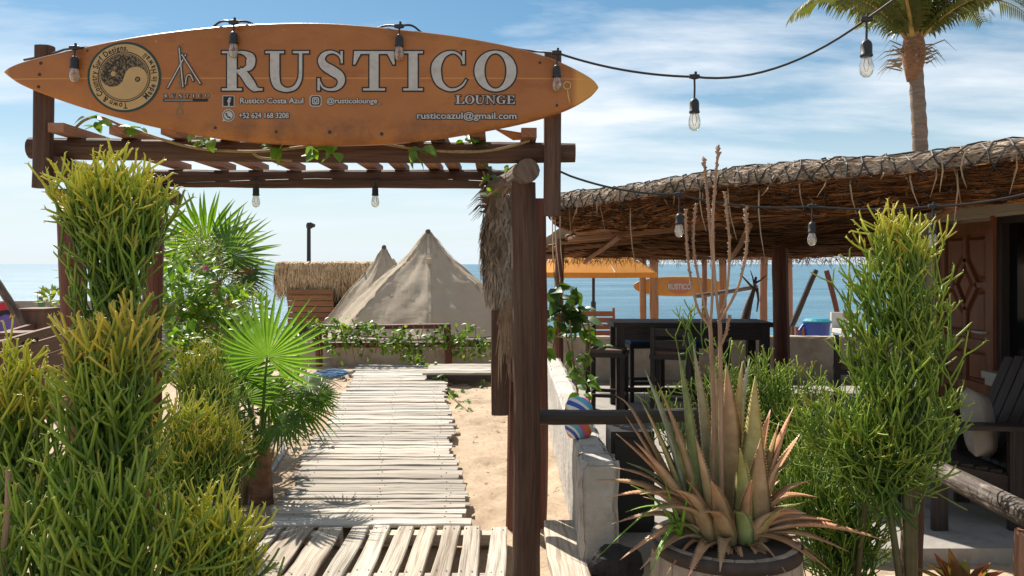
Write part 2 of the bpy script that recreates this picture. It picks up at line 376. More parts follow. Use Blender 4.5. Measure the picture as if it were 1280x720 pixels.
def glass_mat():
    m = bpy.data.materials.new('bulb_glass'); m.use_nodes = True
    nt = m.node_tree; nt.nodes.clear(); L = nt.links.new
    out = N(nt, 'ShaderNodeOutputMaterial'); tr = N(nt, 'ShaderNodeBsdfTransparent'); gl = N(nt, 'ShaderNodeBsdfGlossy')
    tr.inputs[0].default_value = (0.93, 0.90, 0.84, 1); gl.inputs['Roughness'].default_value = 0.06
    lw = N(nt, 'ShaderNodeLayerWeight'); lw.inputs[0].default_value = 0.35
    ad = N(nt, 'ShaderNodeMath', operation='ADD'); L(lw.outputs['Facing'], ad.inputs[0]); ad.inputs[1].default_value = 0.06
    df = N(nt, 'ShaderNodeBsdfTranslucent'); df.inputs[0].default_value = (0.8, 0.78, 0.72, 1)
    m0 = N(nt, 'ShaderNodeMixShader'); m0.inputs[0].default_value = 0.14; L(tr.outputs[0], m0.inputs[1]); L(df.outputs[0], m0.inputs[2])
    mx = N(nt, 'ShaderNodeMixShader'); L(ad.outputs[0], mx.inputs[0]); L(m0.outputs[0], mx.inputs[1]); L(gl.outputs[0], mx.inputs[2])
    L(mx.outputs[0], out.inputs[0]); return m
m_bulb = glass_mat()
m_filament = material('filament', (0.5, 0.28, 0.10), rough=0.4)

def sand_mat():
    m = material('sand', (0.47, 0.365, 0.26), (0.38, 0.285, 0.20), scale=(1.3, 1.3, 1.3), detail=8, rough=0.95, bump=0.9, bscale=(9, 9, 9), dark=(0.21, 0.145, 0.095), dscale=30, damt=0.5, spec=0.1)
    return m
m_sand = sand_mat()
def sea_mat():
    m = bpy.data.materials.new('sea_water'); m.use_nodes = True
    nt = m.node_tree; nt.nodes.clear(); L = nt.links.new
    out = N(nt, 'ShaderNodeOutputMaterial'); bs = N(nt, 'ShaderNodeBsdfPrincipled')
    tcn = N(nt, 'ShaderNodeTexCoord')
    mp1 = N(nt, 'ShaderNodeMapping'); L(tcn.outputs['Object'], mp1.inputs[0]); mp1.inputs['Scale'].default_value = (0.02, 0.07, 1)
    n1 = N(nt, 'ShaderNodeTexNoise'); L(mp1.outputs[0], n1.inputs[0]); n1.inputs['Scale'].default_value = 1; n1.inputs['Detail'].default_value = 8; n1.inputs['Roughness'].default_value = 0.65
    rp = N(nt, 'ShaderNodeValToRGB'); L(n1.outputs['Fac'], rp.inputs[0])
    rp.color_ramp.elements[0].position = 0.36; rp.color_ramp.elements[0].color = (0.035, 0.105, 0.16, 1)
    rp.color_ramp.elements[1].position = 0.66; rp.color_ramp.elements[1].color = (0.10, 0.205, 0.27, 1)
    L(rp.outputs[0], bs.inputs['Base Color'])
    bs.inputs['Roughness'].default_value = 0.34; bs.inputs['Specular IOR Level'].default_value = 0.10
    mp2 = N(nt, 'ShaderNodeMapping'); L(tcn.outputs['Object'], mp2.inputs[0]); mp2.inputs['Scale'].default_value = (0.35, 0.9, 1)
    n2 = N(nt, 'ShaderNodeTexNoise'); L(mp2.outputs[0], n2.inputs[0]); n2.inputs['Scale'].default_value = 1; n2.inputs['Detail'].default_value = 9; n2.inputs['Roughness'].default_value = 0.6
    bp = N(nt, 'ShaderNodeBump'); bp.inputs['Strength'].default_value = 1.0; bp.inputs['Distance'].default_value = 0.4
    L(n2.outputs['Fac'], bp.inputs['Height']); L(bp.outputs[0], bs.inputs['Normal'])
    L(bs.outputs[0], out.inputs[0]); return m
m_sea = sea_mat()
def board_mat():
    m = bpy.data.materials.new('surfboard_resin'); m.use_nodes = True
    nt = m.node_tree; nt.nodes.clear(); L = nt.links.new
    out = N(nt, 'ShaderNodeOutputMaterial'); bs = N(nt, 'ShaderNodeBsdfPrincipled')
    tcn = N(nt, 'ShaderNodeTexCoord'); sp = N(nt, 'ShaderNodeSeparateXYZ'); L(tcn.outputs['Object'], sp.inputs[0])
    def noise(scale, det, rg=0.6, mul=(1, 1, 1)):
        q = N(nt, 'ShaderNodeMapping'); L(tcn.outputs['Object'], q.inputs[0]); q.inputs['Scale'].default_value = mul
        n = N(nt, 'ShaderNodeTexNoise'); L(q.outputs[0], n.inputs[0]); n.inputs['Scale'].default_value = scale; n.inputs['Detail'].default_value = det; n.inputs['Roughness'].default_value = rg
        return n.outputs['Fac']
    def ramp(x, p0, p1, c0, c1):
        r = N(nt, 'ShaderNodeValToRGB'); L(x, r.inputs[0]); r.color_ramp.elements[0].position = p0; r.color_ramp.elements[1].position = p1
        r.color_ramp.elements[0].color = (*c0, 1); r.color_ramp.elements[1].color = (*c1, 1); return r.outputs[0]
    def mixf(f, a, b):
        mm = N(nt, 'ShaderNodeMixRGB'); L(f, mm.inputs[0]); L(a, mm.inputs[1])
        if isinstance(b, tuple): mm.inputs[2].default_value = (*b, 1)
        else: L(b, mm.inputs[2])
        return mm.outputs[0]
    c = ramp(noise(2.2, 6), 0.35, 0.68, (0.285, 0.098, 0.020), (0.37, 0.14, 0.032))
    c = mixf(ramp(noise(9, 7, 0.7, (0.6, 1, 1.6)), 0.54, 0.72, (0, 0, 0), (0.75, 0.75, 0.75)), c, (0.25, 0.07, 0.014))
    # stain along the lower rail
    zz = N(nt, 'ShaderNodeMapRange'); L(sp.outputs['Z'], zz.inputs[0]); zz.inputs[1].default_value = -0.15; zz.inputs[2].default_value = -0.24
    nn = ramp(noise(7, 8, 0.7), 0.42, 0.60, (0, 0, 0), (1, 1, 1))
    ml = N(nt, 'ShaderNodeMath', operation='MULTIPLY'); L(zz.outputs[0], ml.inputs[0]); L(nn, ml.inputs[1])
    ml2 = N(nt, 'ShaderNodeMath', operation='MULTIPLY'); L(ml.outputs[0], ml2.inputs[0]); ml2.inputs[1].default_value = 0.85
    c = mixf(ml2.outputs[0], c, (0.19, 0.07, 0.022))
    # pale scuffs along the top rail and yellowed tail block
    xx = N(nt, 'ShaderNodeMapRange'); L(sp.outputs['X'], xx.inputs[0]); xx.inputs[1].default_value = 1.285; xx.inputs[2].default_value = 1.315
    m5 = N(nt, 'ShaderNodeMath', operation='MULTIPLY'); L(xx.outputs[0], m5.inputs[0]); m5.inputs[1].default_value = 0.75
    c = mixf(m5.outputs[0], c, (0.62, 0.32, 0.07))
    x2 = N(nt, 'ShaderNodeMapRange'); L(sp.outputs['X'], x2.inputs[0]); x2.inputs[1].default_value = -1.375; x2.inputs[2].default_value = -1.395
    c = mixf(x2.outputs[0], c, (0.45, 0.25, 0.06))
    # stringer: a thin pale strip down the middle
    sb = N(nt, 'ShaderNodeMath', operation='ADD'); L(sp.outputs['Z'], sb.inputs[0]); sb.inputs[1].default_value = 0.012
    ab = N(nt, 'ShaderNodeMath', operation='ABSOLUTE'); L(sb.outputs[0], ab.inputs[0])
    lt = N(nt, 'ShaderNodeMath', operation='LESS_THAN'); L(ab.outputs[0], lt.inputs[0]); lt.inputs[1].default_value = 0.003
    m6 = N(nt, 'ShaderNodeMath', operation='MULTIPLY'); L(lt.outputs[0], m6.inputs[0]); m6.inputs[1].default_value = 0.35
    c = mixf(m6.outputs[0], c, (0.68, 0.36, 0.12))
    # pale scuffed speckles
    c = mixf(ramp(noise(26, 5, 0.7), 0.66, 0.74, (0, 0, 0), (0.6, 0.6, 0.6)), c, (0.62, 0.30, 0.10))
    L(c, bs.inputs['Base Color']); bs.inputs['Roughness'].default_value = 0.38; bs.inputs['Specular IOR Level'].default_value = 0.4
    bp = N(nt, 'ShaderNodeBump'); bp.inputs['Strength'].default_value = 0.25; bp.inputs['Distance'].default_value = 0.01
    L(noise(14, 5), bp.inputs['Height']); L(bp.outputs[0], bs.inputs['Normal'])
    L(bs.outputs[0], out.inputs[0]); return m
m_board = board_mat()

# ------------------------------------------------------------------ ground and sea
_fp = random.Random(14); FOOT = []
for _ in range(210):
    _x, _y = (_fp.uniform(-0.55, 0.33), _fp.uniform(4.9, 12)) if _fp.random() < 0.6 else (_fp.uniform(-2.9, -1.5), _fp.uniform(5.5, 12.3))
    FOOT.append((_x, _y, _fp.uniform(0.05, 0.10), _fp.uniform(0.09, 0.15), _fp.uniform(0.012, 0.03)))
def ground_z(x, y):
    base = interp([(0, -0.08), (12.5, -0.08), (16, -0.25), (24, -0.9), (46, -2.6), (70, -3.4), (9000, -3.6)], y)
    if y < 20:
        n = mnoise.noise(Vector((x * 0.9, y * 0.9, 0.3))) * 0.035 + mnoise.noise(Vector((x * 3.3, y * 3.3, 1.3))) * 0.03 + mnoise.noise(Vector((x * 7, y * 7, 2.3))) * 0.026
        base += n * 0.8 - 0.01
        if -3.2 < x < 0.5 and 4.7 < y < 12.6:
            for fx, fy, rx_, ry_, dp in FOOT:
                ax = (x - fx) / rx_
                if -1.7 < ax < 1.7:
                    ay = (y - fy) / ry_; q2 = ax * ax + ay * ay
                    if q2 < 2.8: base += -dp * (1 - q2) if q2 < 1 else dp * 0.35 * math.sin((q2 - 1) / 1.8 * 3.1416)
    return base
def axis_vals(dense0, dense1, step, lo, hi, grow=1.35):
    a = [dense0 + i * step for i in range(int((dense1 - dense0) / step) + 1)]
    s = step; x = a[-1]
    while x < hi: s *= grow; x += s; a.append(min(x, hi))
    s = step; x = a[0]
    while x > lo: s *= grow; x -= s; a.insert(0, max(x, lo))
    return a
gx = axis_vals(-4.5, 2.0, 0.065, -4000, 4000)
gy = axis_vals(3.8, 13.5, 0.075, -30, 9000)
b = MB()
for x in gx:
    for y in gy: b.vert((x, y, ground_z(x, y)))
ny = len(gy)
for i in range(len(gx) - 1):
    for j in range(ny - 1):
        b.face((i * ny + j, (i + 1) * ny + j, (i + 1) * ny + j + 1, i * ny + j + 1))
struct(b.build('sand_ground', m_sand, smooth=True))
b = MB()
sx = axis_vals(-60, 60, 20, -9000, 9000); sy = axis_vals(36, 100, 8, 30, 12000)
for x in sx:
    for y in sy: b.vert((x, y, -2.1))
ny = len(sy)
for i in range(len(sx) - 1):
    for j in range(ny - 1): b.face((i * ny + j, (i + 1) * ny + j, (i + 1) * ny + j + 1, i * ny + j + 1))
struct(b.build('sea', m_sea))

# terrace floor of the bar, with the step in front
b = MB(); b.box((4.3, 7.75, -0.16), (7.5, 6.5, 0.32)); struct(b.build('terrace_floor', m_concrete))
b = MB(); b.box((4.4, 4.32, -0.24), (5.2, 0.34, 0.28)); struct(b.build('terrace_step', m_white_paint))

# ------------------------------------------------------------------ boardwalk
def plank_mesh(L, W, T, seed, mat, nails=()):
    r = random.Random(seed); b = MB(); n = 8
    rows = []
    e0 = 0; e1 = 0
    for i in range(n + 1):
        y = -L / 2 + L * i / n
        e0 = e0 * 0.6 + r.uniform(-0.05, 0.05) * W; e1 = e1 * 0.6 + r.uniform(-0.05, 0.05) * W
        zt = r.uniform(-0.0025, 0.0025); bv = 0.006
        x0 = -W / 2 + e0; x1 = W / 2 + e1
        prof = [(x0, -T), (x0, -bv), (x0 + bv, zt), (x1 - bv, zt), (x1, -bv), (x1, -T)]
        rows.append([b.vert((y, x, z)) for x, z in prof])
    for i in range(n):
        for k in range(6):
            k2 = (k + 1) % 6
            ys = (-L / 2 + L * i / n, -L / 2 + L * (i + 1) / n)
            uk = [0, 0.03, 0.036, 0.036 + W, 0.042 + W, 0.07 + W, 0.1 + W]
            b.face((rows[i][k], rows[i + 1][k], rows[i + 1][k2], rows[i][k2]), [(uk[k], ys[0]), (uk[k], ys[1]), (uk[k + 1], ys[1]), (uk[k + 1], ys[0])])
    b.face(list(reversed(rows[0]))); b.face(rows[-1])
    b.m = 1
    for (ny_, nx_) in nails:
        b.lathe([(0.0045, 0.0), (0.0045, 0.003), (0.0, 0.0035)], (ny_ + r.uniform(-.01, .01), nx_ + r.uniform(-.01, .01), 0.001), 6)
    return b.mesh('plank', [mat, m_nail])
R = random.Random(5)
walk = thing('boardwalk', 'bleached slatted boardwalk running over the sand towards the tents', 'boardwalk', (-1.4, 8.5, 0))
variants = [plank_mesh(1.24, 0.094, 0.022, s, m_plank, [(-0.5, 0.02), (0.5, -0.02), (0.02, 0.01)]) for s in range(8)]
y = 4.92; k = 0; sect = [0.0, -0.05, 0.02, -0.04, 0.03, -0.02, 0.02]
while y < 12.6:
    si = min(6, int((y - 4.9) / 1.3))
    t = (y - 4.9) / 7.7
    cx = lerp(-0.875, -1.77, t) + sect[si] * 0.8
    o = put('plank', variants[R.randrange(8)], walk)
    wsc = R.choice((0.55, 0.8, 1.0, 1.0, 1.15, 1.3))
    w = 0.094 * wsc
    o.location = (cx + R.uniform(-0.03, 0.03) - walk.location.x, y + w / 2 - walk.location.y, R.uniform(-0.008, 0.006))
    o.rotation_euler = (R.uniform(-0.03, 0.03), R.uniform(-0.006, 0.006), R.uniform(-0.012, 0.012))
    o.scale = (R.uniform(0.96, 1.03) * lerp(1, 1.06, t), wsc, 1)
    y += w + R.choice((0.004, 0.006, 0.008, 0.012, 0.02))
    if (y - 4.9) % 1.3 < 0.1 and si > 0: y += 0.02
    k += 1
for off in (-0.45, 0.0, 0.45):
    b = MB(); b.beam((-0.875 + off - walk.location.x, 4.93 - walk.location.y, -0.05), (-1.77 + off - walk.location.x, 12.55 - walk.location.y, -0.05), 0.06, 0.055); b.build('bearer', m_plank, walk)

plat = thing('side_platform', 'short raised plank platform joining the boardwalk by the hanging thatch', 'platform', (-0.72, 11.6, 0))
for i in range(4):
    o = put('plank', plank_mesh(1.0, 0.24, 0.03, 40 + i, m_plank), plat)
    o.location = (R.uniform(-0.02, 0.02), -0.46 + i * 0.255, 0.10)
for yy in (-0.55, 0.38): b = MB(); b.beam((-0.46, yy, 0.02), (0.46, yy, 0.02), 0.05, 0.09); b.build('bearer', m_black_wood, plat)

# pallet deck in front
def pallet(label, x0, widths, gap, yy0, yy1, rz, top=0.012):
    r = random.Random(int(abs(x0) * 100)); wsum = sum(widths) + gap * (len(widths) - 1); L = yy1 - yy0
    t = thing('pallet', label, 'pallet', (x0 + wsum / 2, (yy0 + yy1) / 2, 0), 'pallets laid as a deck at the entrance', rz)
    x = -wsum / 2
    for i, w in enumerate(widths):
        me = plank_mesh(L, w, 0.02, 100 + i + int(abs(x0) * 31), m_pallet, [(L / 2 - 0.06, 0.03), (L / 2 - 0.06, -0.03), (-L / 2 + 0.06, 0.03), (0.0, 0.03), (0.0, -0.03)])
        o = put('plank', me, t); o.location = (x + w / 2, r.uniform(-0.015, 0.015), top + r.uniform(-0.004, 0.004)); o.rotation_euler = (0, 0, math.pi / 2 + r.uniform(-0.012, 0.012))
        x += w + gap + r.uniform(-0.006, 0.006)
    for yy in (-L / 2 + 0.05, 0, L / 2 - 0.05):
        b = MB(); b.beam((-wsum / 2, yy, top - 0.055), (wsum / 2, yy, top - 0.055), 0.09, 0.065); b.build('stringer', m_pallet, t)
    return t
pallet('weathered pallet of close-set wide boards at bottom left of the boardwalk', -1.74, [0.15, 0.10, 0.06, 0.155, 0.15], 0.026, 3.35, 4.84, 0.0)
pallet('open-gapped pallet of pale boards against the boardwalk end', -0.965, [0.100] * 7, 0.039, 3.4, 4.85, 0.0)
pl = thing('loose_plank', 'single thick plank lying right of the entrance post', 'plank', (0.30, 4.35, 0))
o = put('board', plank_mesh(1.2, 0.20, 0.05, 77, m_pallet, [(0.5, 0.03), (0.5, -0.05)]), pl); o.rotation_euler = (0, 0, math.pi / 2 + 0.02); o.location = (0, -0.04, 0.03)
b = MB(); b.beam((-0.08, 0.45, -0.05), (0.08, 0.45, -0.05), 0.08, 0.06); b.beam((-0.08, -0.3, -0.05), (0.08, -0.3, -0.05), 0.08, 0.06); b.build('stringer', m_pallet, pl)

# ------------------------------------------------------------------ pergola
def log(b, p0, p1, r0, r1=None, n=9, sides=14, wob=0.02, bend=0.01, seed=0):
    r = random.Random(seed); p0 = Vector(p0); p1 = Vector(p1); r1 = r1 or r0
    d = (p1 - p0); s1 = d.orthogonal().normalized(); s2 = d.normalized().cross(s1)
    pts = []; rad = []
    ph = r.uniform(0, 6); 
    for i in range(n + 1):
        t = i / n
        pts.append(p0 + d * t + s1 * math.sin(t * 3.1 + ph) * bend + s2 * math.cos(t * 4.3 + ph) * bend * 0.7)
        rad.append(lerp(r0, r1, t) * (1 + r.uniform(-0.04, 0.04)))
    rad[0] *= 0.94; rad[-1] *= 0.94
    b.tube(pts, rad, sides, True, wob=wob, rnd=r)
def log_obj(name, parent, p0, p1, r0, mat, r1=None, seed=0, **kw):
    o0 = parent.location if parent is not None else Vector((0, 0, 0))
    b = MB(); log(b, Vector(p0) - o0, Vector(p1) - o0, r0, r1, seed=seed, **kw)
    return b.build(name, mat, parent, smooth=False)

per = thing('pergola', 'rustic dark log pergola with slatted top carrying the surfboard sign', 'pergola', (-1.1, 4.6, -0.08))
log_obj('post', per, (0.067, 4.05, -0.12), (0.062, 4.05, 2.01), 0.072, m_post, 0.066, 1, n=16, sides=18)
log_obj('post', per, (0.03, 5.17, -0.12), (0.05, 5.17, 2.02), 0.065, m_redpost, seed=2)
log_obj('post', per, (0.165, 5.20, -0.12), (0.175, 5.15, 2.02), 0.058, m_redpost, seed=3)
log_obj('post', per, (-2.33, 4.35, -0.12), (-2.37, 4.3, 2.0), 0.066, m_redpost, seed=4)
log_obj('post', per, (-2.33, 5.2, -0.12), (-2.33, 5.2, 2.02), 0.062, m_redpost, seed=5)
log_obj('side_log', per, (0.085, 3.88, 2.062), (-0.17, 5.32, 2.06), 0.060, m_greylog, 0.055, 6)
log_obj('side_log', per, (-2.25, 3.93, 2.065), (-2.28, 5.4, 2.06), 0.06, m_post, 0.06, 7)
log_obj('beam', per, (-2.42, 4.02, 2.175), (0.315, 4.0, 2.157), 0.056, m_post, 0.052, 8, n=14, sides=16)
log_obj('beam', per, (-2.40, 5.22, 2.165), (-0.02, 5.2, 2.15), 0.058, m_post, 0.062, 9, n=14, sides=16)
def half_log(p0, p1, w, t, seed):
    b = MB(); o0 = per.location; r = random.Random(seed); n = 8
    p0 = Vector(p0) - o0; p1 = Vector(p1) - o0
    rows = []
    for i in range(n + 1):
        c = p0.lerp(p1, i / n); ring = []
        for k in range(12):
            a = 2 * math.pi * k / 12; x = math.copysign(abs(math.cos(a)) ** 0.7, math.cos(a)); yv = math.copysign(abs(math.sin(a)) ** 0.7, math.sin(a))
            j = 1 + r.uniform(-0.03, 0.03)
            ring.append(b.vert(c + Vector((x * w / 2 * j, yv * t / 2 * j, 0))))
        rows.append(ring)
    L = (p1 - p0).length
    for i in range(n):
        for k in range(12):
            k2 = (k + 1) % 12; u0 = k / 12 * 0.3; u1 = (k + 1) / 12 * 0.3
            b.face((rows[i][k], rows[i][k2], rows[i + 1][k2], rows[i + 1][k]), [(u0, L * i / n), (u1, L * i / n), (u1, L * (i + 1) / n), (u0, L * (i + 1) / n)])
    b.face(list(reversed(rows[0]))); b.face(rows[-1])
    return b.build('hanging_post', m_post, per)
half_log(P(53, 235, 3.91), P(56, 58, 3.91), 0.086, 0.075, 1)
half_log(P(690, 270, 3.91), P(691, 66, 3.91), 0.085, 0.075, 2)
half_log(P(625, 518, 5.08), P(624, 260, 5.08), 0.112, 0.10, 3)
ru = [(79, 168), (148, 170), (213, 172), (275, 175), (340, 176), (402, 176), (460, 176), (510, 176), (545, 173), (597, 173), (661, 168)]
for i, (u, v) in enumerate(ru):
    xf = (u - 640) * 3.9 / F
    z = lerp(2.235, 2.215, i / 10) + 0.02
    xb = xf + R.uniform(-0.03, 0.03)
    b = MB(); b.beam(Vector((xf, 3.86 + R.uniform(-0.03, 0.03), z)) - per.location, Vector((xb, 5.42, z - 0.004)) - per.location, 0.075, 0.045)
    b.build('rafter', m_slat, per)

rail = thing('log_rail', 'dark horizontal log rail between entrance post and aloe pot', 'rail', (0.55, 4.3, 0))
log_obj('rail', rail, (0.12, 4.16, 0.805), (1.06, 4.34, 0.785), 0.040, m_black_wood, 0.036, 11)
log_obj('post', rail, (1.02, 4.40, -0.1), (1.02, 4.40, 0.80), 0.045, m_black_wood, seed=12)

# ------------------------------------------------------------------ surfboard sign
S = 0.00382; BD = 3.80
brd = thing('surfboard_sign', 'long orange surfboard sign lettered RUSTICO LOUNGE across the pergola front', 'surfboard', (P(376, 97, BD).x, BD, P(376, 97, BD).z))
top_t = [(8, 90), (14, 85.5), (30, 79), (60, 71), (100, 62), (160, 49.5), (220, 40.5), (280, 34), (340, 30.5), (400, 30), (450, 33), (500, 38), (560, 45), (620, 55.5), (660, 65), (690, 75), (715, 86), (735, 97), (743, 104), (746, 109)]
bot_t = [(8, 91), (14, 96), (30, 106.5), (60, 119), (100, 133), (150, 147.5), (200, 160), (260, 171.5), (320, 178.5), (380, 181.5), (440, 182), (490, 180), (540, 175), (600, 165), (650, 155), (690, 144), (715, 134), (735, 122), (743, 114), (746, 110)]
def smooth_tab(t): return [(p[0], p[1]) for p in spline(t, 6)]
ttab = smooth_tab(top_t); btab = smooth_tab(bot_t)
def thick(u):
    x = abs((u - 377) / 369.5)
    return 0.040 * max(0.02, 1 - x ** 5) ** 0.5
PW = 4.0
def face_y(x, z):
    u = x / S + 376; v = 97 - z / S
    t = interp(ttab, u); bt = interp(btab, u); c = (t + bt) / 2; h = max((bt - t) / 2, 1e-3)
    s = min(1, abs(v - c) / h)
    return -thick(u) * (1 - s ** PW) ** (1 / PW)
b = MB(); nu = 90; ring = 40; rows = []
for i in range(nu + 1):
    tt = i / nu; u = 377 - 369 * math.cos(math.pi * tt)
    u = lerp(u, 8 + 738 * tt, 0.3)
    t = interp(ttab, u); bt = interp(btab, u); c = (t + bt) / 2; h = max((bt - t) / 2, 0.3); th = thick(u); row = []
    for k in range(ring):
        a = 2 * math.pi * k / ring
        cs, sn = math.cos(a), math.sin(a)
        pz = math.copysign(abs(sn) ** (2 / PW), sn); py = math.copysign(abs(cs) ** (2 / PW), cs)
        row.append(b.vert(((u - 376) * S, -py * th, (97 - c) * S + pz * h * S)))
    rows.append(row)
for i in range(nu):
    for k in range(ring):
        k2 = (k + 1) % ring; b.face((rows[i][k], rows[i + 1][k], rows[i + 1][k2], rows[i][k2]))
b.face(rows[0]); b.face(list(reversed(rows[-1])))
board = b.build('board', m_board, brd, smooth=True)

def drape(name, verts2d, faces, mat, off, parent=None):
    """2-D print (photo pixels) laid on the front of the board"""
    b = MB()
    for (u, v) in verts2d:
        x = (u - 376) * S; z = (97 - v) * S
        b.vert((x, face_y(x, z) - off, z))
    for f in faces: b.face(f)
    return b.build(name, mat, parent or brd)

class Flat:
    def __init__(s): s.v = []; s.f = []
    def poly(s, pts):
        i0 = len(s.v); s.v += [tuple(p) for p in pts]; s.f.append(tuple(range(i0, i0 + len(pts))))
    def strip(s, L, Rr, closed=False):
        i0 = len(s.v); n = len(L)
        for a, c in zip(L, Rr): s.v += [tuple(a), tuple(c)]
        for i in range(n if closed else n - 1):
            j = (i + 1) % n
            s.f.append((i0 + 2 * i, i0 + 2 * i + 1, i0 + 2 * j + 1, i0 + 2 * j))
def stroke_lr(pts, e, closed=False, ext=0):
    n = len(pts); Ls = []; Rs = []
    for i in range(n):
        a = pts[(i - 1) % n] if (closed or i > 0) else pts[0]
        c = pts[(i + 1) % n] if (closed or i < n - 1) else pts[-1]
        dx, dy_ = c[0] - a[0], c[1] - a[1]; l = math.hypot(dx, dy_) or 1
        nx, ny_ = -dy_ / l, dx / l; w = pts[i][2] / 2 + e
        px, py = pts[i][0], pts[i][1]
        if not closed and ext:
            if i == 0: px -= dx / l * ext; py -= dy_ / l * ext
            if i == n - 1: px += dx / l * ext; py += dy_ / l * ext
        Ls.append((px + nx * w, py + ny_ * w)); Rs.append((px - nx * w, py - ny_ * w))
    return Ls, Rs
# bold serif capitals: rectangles ('r'), polygons ('p', convex), strokes ('s', x, y, width)
GL = {
 'R': (1.0, [('r', .13, .02, .36, .98), ('r', 0, 0, .49, .055), ('r', 0, .945, .5, 1),
   ('s', [(.30, .972, .055), (.52, .96, .085), (.69, .86, .19), (.71, .74, .225), (.67, .60, .18), (.5, .515, .075), (.3, .50, .055)]),
   ('s', [(.42, .51, .16), (.55, .40, .20), (.70, .18, .215), (.80, .06, .16), (.90, .03, .07), (1.0, .028, .055)])]),
 'U': (1.08, [('r', 0, .945, .46, 1), ('r', .68, .945, 1.08, 1),
   ('s', [(.23, .97, .23), (.23, .6, .23), (.235, .36, .225), (.29, .14, .19), (.44, .035, .12), (.58, .02, .095), (.74, .085, .10), (.84, .25, .095), (.87, .45, .085), (.87, .97, .085)])]),
 'S': (.74, [('s', [(.63, .76, .03), (.56, .90, .05), (.40, .975, .06), (.22, .93, .11), (.13, .79, .17), (.20, .63, .21), (.40, .50, .235), (.58, .37, .215), (.62, .21, .17), (.52, .065, .10), (.34, .022, .06), (.17, .08, .05), (.08, .24, .03)]),
   ('p', [(.61, .69), (.66, .69), (.66, 1.0), (.60, 1.0)]), ('p', [(.03, 0), (.09, 0), (.09, .31), (.03, .31)])]),
 'T': (1.06, [('r', 0.02, .93, 1.04, 1), ('r', .415, .02, .645, .98), ('r', .25, 0, .81, .055),
   ('p', [(0, .66), (.045, .66), (.19, .93), (.02, .95)]), ('p', [(1.015, .66), (1.06, .66), (1.04, .95), (.87, .93)])]),
 'I': (.5, [('r', .135, .02, .365, .98), ('r', 0, 0, .5, .055), ('r', 0, .945, .5, 1)]),
 'C': (.92, [('s', [(.83, .70, .03), (.74, .88, .055), (.56, .975, .06), (.33, .90, .13), (.165, .68, .23), (.145, .45, .24), (.22, .20, .18), (.42, .04, .09), (.62, .03, .06), (.80, .13, .05), (.90, .28, .03)]),
   ('p', [(.80, .67), (.86, .67), (.86, 1.0), (.80, 1.0)])]),
 'O': (1.04, [('o', .52, .5, .52, .52, .275, .452)]),
 'L': (.86, [('r', .13, .02, .36, .98), ('r', 0, .945, .5, 1), ('r', 0, 0, .84, .06), ('p', [(.84, .33), (.79, .33), (.62, .06), (.86, .0)])]),
 'N': (1.1, [('r', .13, .03, .21, .97), ('r', 0, 0, .36, .055), ('r', 0, .945, .3, 1), ('r', .85, .03, .93, .97), ('r', .72, .945, 1.1, 1), ('p', [(.10, .96), (.36, .96), (.93, .0), (.85, .0)])]),
 'G': (1.04, [('s', [(.83, .70, .03), (.74, .88, .055), (.56, .975, .06), (.33, .90, .13), (.165, .68, .23), (.145, .45, .24), (.22, .20, .18), (.42, .04, .09), (.62, .03, .06), (.78, .1, .06)]),
   ('p', [(.80, .67), (.86, .67), (.86, 1.0), (.80, 1.0)]), ('r', .70, .05, .91, .43), ('r', .56, .385, 1.02, .44)]),
 'E': (.86, [('r', .13, .02, .36, .98), ('r', 0, .94, .80, 1), ('r', 0, 0, .84, .06), ('r', .3, .47, .6, .53), ('r', .57, .36, .62, .64),
   ('p', [(.80, .7), (.75, .7), (.62, .94), (.80, 1)]), ('p', [(.84, .30), (.79, .30), (.62, .06), (.86, .0)])]),
}
def glyph_layers(ch, u0, u1, vb, vt, e):
    """list of Flat pieces for one capital between u0..u1 and baseline vb / cap line vt, grown by e pixels"""
    W, ps = GL[ch]; out = []; h = vb - vt; sx_ = (u1 - u0) / W
    X = lambda x: u0 + x * sx_; Y = lambda y: vb - y * h
    for p in ps:
        fl = Flat()
        if p[0] == 'r':
            x0, y0, x1, y1 = X(p[1]) - e, Y(p[2]) + e, X(p[3]) + e, Y(p[4]) - e
            fl.poly([(x0, y0), (x1, y0), (x1, y1), (x0, y1)])
        elif p[0] == 'p':
            pts = [(X(a), Y(c)) for a, c in p[1]]; n = len(pts)
            cx = sum(a for a, c in pts) / n; cy = sum(c for a, c in pts) / n
            if e:
                ar = sum(pts[i][0] * pts[(i + 1) % n][1] - pts[(i + 1) % n][0] * pts[i][1] for i in range(n)); sg = 1 if ar > 0 else -1
                new = []
                for i in range(n):
                    a, c, d = pts[i - 1], pts[i], pts[(i + 1) % n]
                    def nrm(p, q): dx, dy_ = q[0] - p[0], q[1] - p[1]; l = math.hypot(dx, dy_) or 1; return (dy_ / l * sg, -dx / l * sg)
                    n1, n2 = nrm(a, c), nrm(c, d); k = 1 + n1[0] * n2[0] + n1[1] * n2[1]; k = max(k, 0.5)
                    new.append((c[0] + (n1[0] + n2[0]) / k * e, c[1] + (n1[1] + n2[1]) / k * e))
                pts = new
            fl.poly(pts)
        elif p[0] == 's':
            pts = [(X(a), Y(c), w * (sx_ * 0.5 + h * 0.5)) for a, c, w in spline(p[1], 6)]
            Lp, Rp = stroke_lr(pts, e, ext=e); fl.strip(Lp, Rp)
        else:
            _, cx, cy, rx, ry, ix, iy = p; Lp = []; Rp = []
            for k in range(40):
                a = 2 * math.pi * k / 40
                Lp.append((X(cx) + math.cos(a) * (rx * sx_ + e), Y(cy) + math.sin(a) * (ry * h + e)))
                Rp.append((X(cx) + math.cos(a) * (ix * sx_ - e), Y(cy) + math.sin(a) * (iy * h - e)))
            fl.strip(Lp, Rp, True)
        out.append(fl)
    return out
